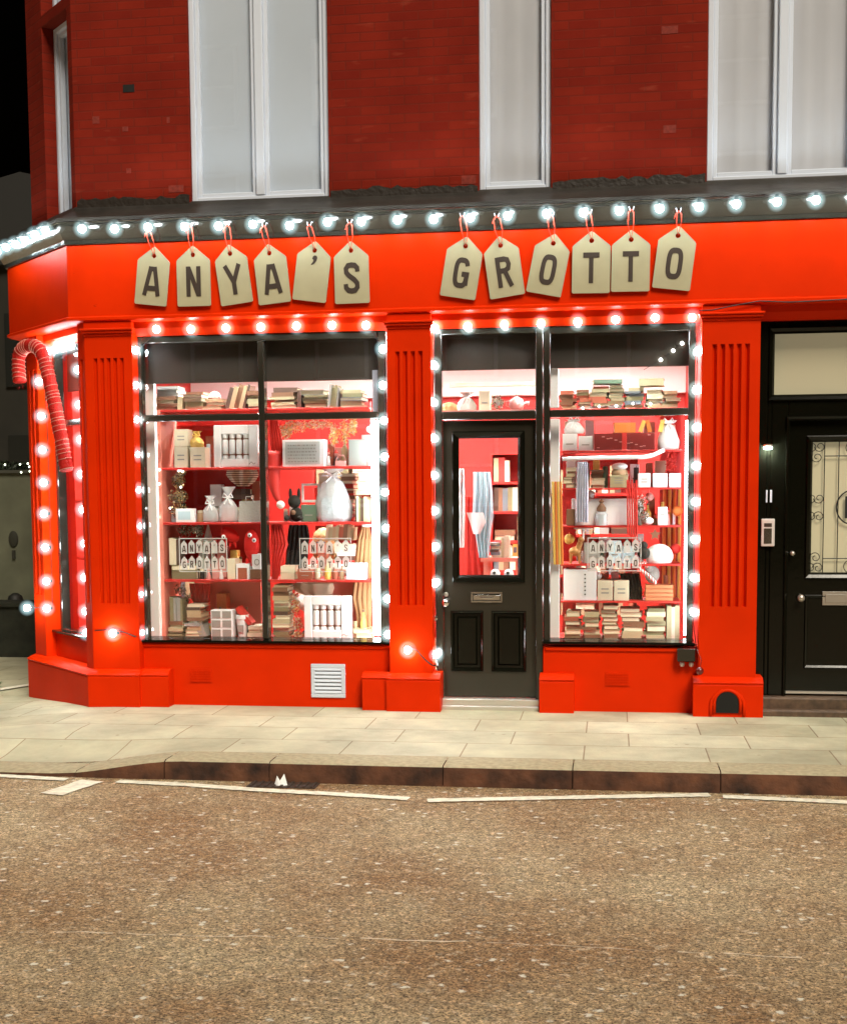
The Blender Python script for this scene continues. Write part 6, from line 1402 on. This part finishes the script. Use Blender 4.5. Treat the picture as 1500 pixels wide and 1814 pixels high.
JT = [(J[0][0]+V3((0, 0, -.06)), (.16, .12)), (J[15][0], .1), (J[16][0], .075), (V3(J[17][0])+V3((0, 0, .03)), .055), (J[18][0], .1), (J[19][0], .075), (V3(J[20][0])+V3((0, 0, .03)), .055)]
skin_obj('trousers', JT, [(0, 1), (1, 2), (2, 3), (0, 4), (4, 5), (5, 6)], cm('dark denim', (.03, .04, .07), .8), o)
o2 = thing('stool', 'plain wooden stool under the seated person', 'stool', (bx+.02, hy+.15, .03)); b = MB(); b.lathe([(.17, bz-.84), (.17, bz-.8)], (bx+.02, hy+.12, 0), 18); b.build('seat', cc_('tan'), o2)
for s in (-1, 1):
    for t in (-1, 1): b = MB(); b.tube([(bx+.02+s*.1, hy+.12+t*.1, bz-.84), (bx+.02+s*.14, hy+.12+t*.14, .03)], .016, 8); b.build('leg', cc_('tan'), o2)

# ------------------------------------------------------------------ side street at far left
wl = P(-60, 840, 7.5); wr = P(70, 840, 7.5)
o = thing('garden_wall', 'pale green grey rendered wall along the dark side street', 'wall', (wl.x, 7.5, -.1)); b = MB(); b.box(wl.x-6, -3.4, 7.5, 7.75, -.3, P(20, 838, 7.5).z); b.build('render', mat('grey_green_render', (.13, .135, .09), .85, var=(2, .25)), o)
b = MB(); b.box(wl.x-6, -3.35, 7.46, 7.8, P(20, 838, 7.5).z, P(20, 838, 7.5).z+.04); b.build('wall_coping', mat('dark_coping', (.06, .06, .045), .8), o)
b = MB(); q = P(20, 900, 7.46); b.ball((q.x, 7.49, P(20, 955, 7.48).z), .07, 12, (1, .4, 1.6)); b.box(q.x-.02, q.x+.02, 7.47, 7.5, P(20, 990, 7.48).z, P(20, 975, 7.48).z); b.build('wall_plaque', mat('dark_stain', (.03, .03, .02), .8), o, smooth=30)
zc = P(20, 829, 7.5).z
leafy('hedge_garland', 'dark hedge top dotted with tiny white fairy lights at far left', 'garland', [((-3.8-.5*i, 7.6, zc+.02), (.35, .12, .07)) for i in range(8)], [cm('night leaf', (.02, .03, .015))], 1500, .05)
random.seed(9); hg = [ob for ob in COL.objects if ob.name.startswith('hedge_garland')][0]
b = MB()
for i in range(60): x = random.uniform(-7.2, -3.7); b.ball((x, 7.46, zc+random.uniform(-.06, .06)), .013, 5)
b.build('fairy_lights', 'farbulb', hg)
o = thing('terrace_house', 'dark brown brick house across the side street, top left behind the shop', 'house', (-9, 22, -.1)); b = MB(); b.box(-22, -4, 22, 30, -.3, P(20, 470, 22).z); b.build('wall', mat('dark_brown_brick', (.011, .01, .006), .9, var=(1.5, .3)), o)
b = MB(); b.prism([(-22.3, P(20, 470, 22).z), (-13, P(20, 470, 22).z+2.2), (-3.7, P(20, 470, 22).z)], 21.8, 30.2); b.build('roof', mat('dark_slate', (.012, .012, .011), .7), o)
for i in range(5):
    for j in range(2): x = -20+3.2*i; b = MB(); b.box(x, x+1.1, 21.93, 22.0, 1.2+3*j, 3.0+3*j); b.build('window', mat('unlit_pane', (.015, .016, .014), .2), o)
# low dark boundary wall in the unlit side street, with a rounded bollard behind it
xr_ = XLO-T_LO-.12; zt_ = P(25, 1066, 3.2).z
o = thing('low_wall', 'low black boundary wall in the unlit side street beside the corner', 'wall', (xr_-2, 3.2, -.1)); b = MB(); b.box(xr_-5, xr_, 3.2, 3.42, -.12, zt_-.05); b.build('brickwork', mat('dark_wall', (.018, .02, .012), .9, bump=(15, .6), var=(8, .4)), o)
b = MB(); b.sweep([Vector((xr_-5, 3.2)), Vector((xr_, 3.2))], [(-.25, zt_-.05), (.03, zt_-.05), (.03, zt_-.02), (.0, zt_), (-.22, zt_), (-.25, zt_-.02)]); b.build('coping', bpy.data.materials['dark_wall'], o)
q = P(27, 1056, 3.9); b = MB(); b.lathe([(.07, -.12), (.07, q.z-.09), (.085, q.z-.08), (.085, q.z-.05), (.07, q.z), (.03, q.z+.03), (.001, q.z+.035)], (q.x, 3.9, 0), 14); tag(b.build('bollard', mat('dark_iron', (.02, .02, .016), .6), smooth=50), 'dark round topped bollard behind the low black wall', 'bollard')
# kerb line of the side street and the shrub at the frame edge
b = MB(); q0_, q1_ = G(-40, 1230, -.09), G(60, 1214, -.09); d_ = (q1_-q0_).normalized(); nn = V3((-d_.y, d_.x, 0))*.05
b.faces([(*(q0_-nn).xy, -.078), (*(q1_-nn).xy, -.078), (*(q1_+nn).xy, -.078), (*(q0_+nn).xy, -.078)], [(0, 1, 2, 3)]); struct(b.build('side_street_line', 'roadwhite'))
q = P(-34, 1256, -.5); o = thing('potted_shrub', 'green leaves of a small potted shrub at the left edge', 'plant', (q.x, -.5, -.085)); b = MB(); b.lathe([(.08, -.085), (.11, .1), (.12, .1), (.12, .12), (.1, .12), (.09, .06)], (q.x, -.5, 0), 16); b.build('pot', mat('dark_pot', (.04, .03, .02), .7), o, smooth=40)
random.seed(4)
for k in range(2):
    b = MB()
    for i in range(60):
        d = V3((random.gauss(0, 1), random.gauss(0, 1), random.random()+.2)).normalized()*random.uniform(.05, .13); p = V3((q.x, -.5, .13))+d; a = (d+V3((0, 0, random.uniform(-.06, .02)))).normalized()*.045; s = a.cross(V3((random.random()-.5, random.random()-.5, 1))).normalized()*.018
        b.faces([p-a, p+s, p+a*1.1, p-s], [(0, 1, 2, 3)])
    b.build('foliage', mat(['shrub_leaf', 'pale_shrub_leaf'][k], [(.05, .1, .03), (.1, .16, .06)][k], .45), o)
# scrap of white paper and the gully in the gutter
q = G(497, 1393, RZ); b = MB(); random.seed(2)
pts = [V3((q.x+math.cos(a)*.035*random.uniform(.7, 1.2), q.y+math.sin(a)*.02, RZ+.003)) for a in [2*PI*i/7 for i in range(7)]]+[V3((q.x-.02, q.y, RZ+.06)), V3((q.x+.02, q.y+.01, RZ+.07)), V3((q.x, q.y-.01, RZ+.035))]
b.faces(pts, [(0, 1, 8), (1, 2, 8), (2, 9, 8), (2, 3, 9), (3, 7, 9), (3, 4, 7), (4, 5, 7), (5, 6, 7), (6, 9, 7), (6, 0, 9), (0, 8, 9)]); tag(b.build('litter', cc_('white')), 'crumpled scrap of white paper lying in the gutter', 'litter')
b = MB(); q0_, q1_ = G(440, 1392, RZ), G(560, 1396, RZ); b.box(q0_.x, q1_.x, -2.1, -1.965, RZ+.001, RZ+.006)
for i in range(9): x = q0_.x+(q1_.x-q0_.x)*(i+.5)/9; b.box(x-.008, x+.008, -2.095, -1.97, RZ+.0065, RZ+.012)
struct(b.build('gully_grate', mat('rusty_iron', (.05, .03, .02), .7)))
b = MB(); pts = dense([(100, 1652), (300, 1658), (600, 1663), (900, 1672), (1200, 1688), (1420, 1697)], 8); random.seed(6)
L = []
for px, py in pts: g_ = G(px, py+random.uniform(-1.5, 1.5), RZ); w_ = random.uniform(.0012, .0065); L += [(g_.x, g_.y-w_, RZ+.0022), (g_.x, g_.y+w_, RZ+.0022)]
b.faces(L, [(2*k, 2*k+1, 2*k+3, 2*k+2) for k in range(len(pts)-1) if k % 9 not in (4, 7)]); struct(b.build('road_seam', mat('tar_seam', (.72, .6, .45), .8, var=(30, .3))))

# ------------------------------------------------------------------ terrace on the other side of the road (seen only as reflections in the glass)
o = thing('terrace_house', 'dark terrace across the road mirrored faintly in the upper panes', 'house', (0, -27, -.2)); b = MB(); b.box(-16, 18, -31, -27, -.3, 15); b.build('wall', bpy.data.materials['dark_brown_brick'], o)
lit = mat('lit_room_pane', (.5, .5, .5), .5, emit=(1, .93, .82), estr=.9)
for i in range(9):
    for j in range(4):
        x = -14+3.6*i; z = 1.2+3.5*j; b = MB(); b.box(x, x+1.3, -27, -26.95, z, z+2.1); w_ = b.build('window', lit if j == 3 and i % 2 == 0 else bpy.data.materials['unlit_pane'], o)
        b = MB(); b.box(x-.1, x, -27, -26.9, z-.1, z+2.2).box(x+1.3, x+1.4, -27, -26.9, z-.1, z+2.2).box(x, x+1.3, -27, -26.9, z+1.0, z+1.08).box(x, x+1.3, -27, -26.9, z-.1, z).box(x, x+1.3, -27, -26.9, z+2.1, z+2.2); b.build('frame', 'white', w_)
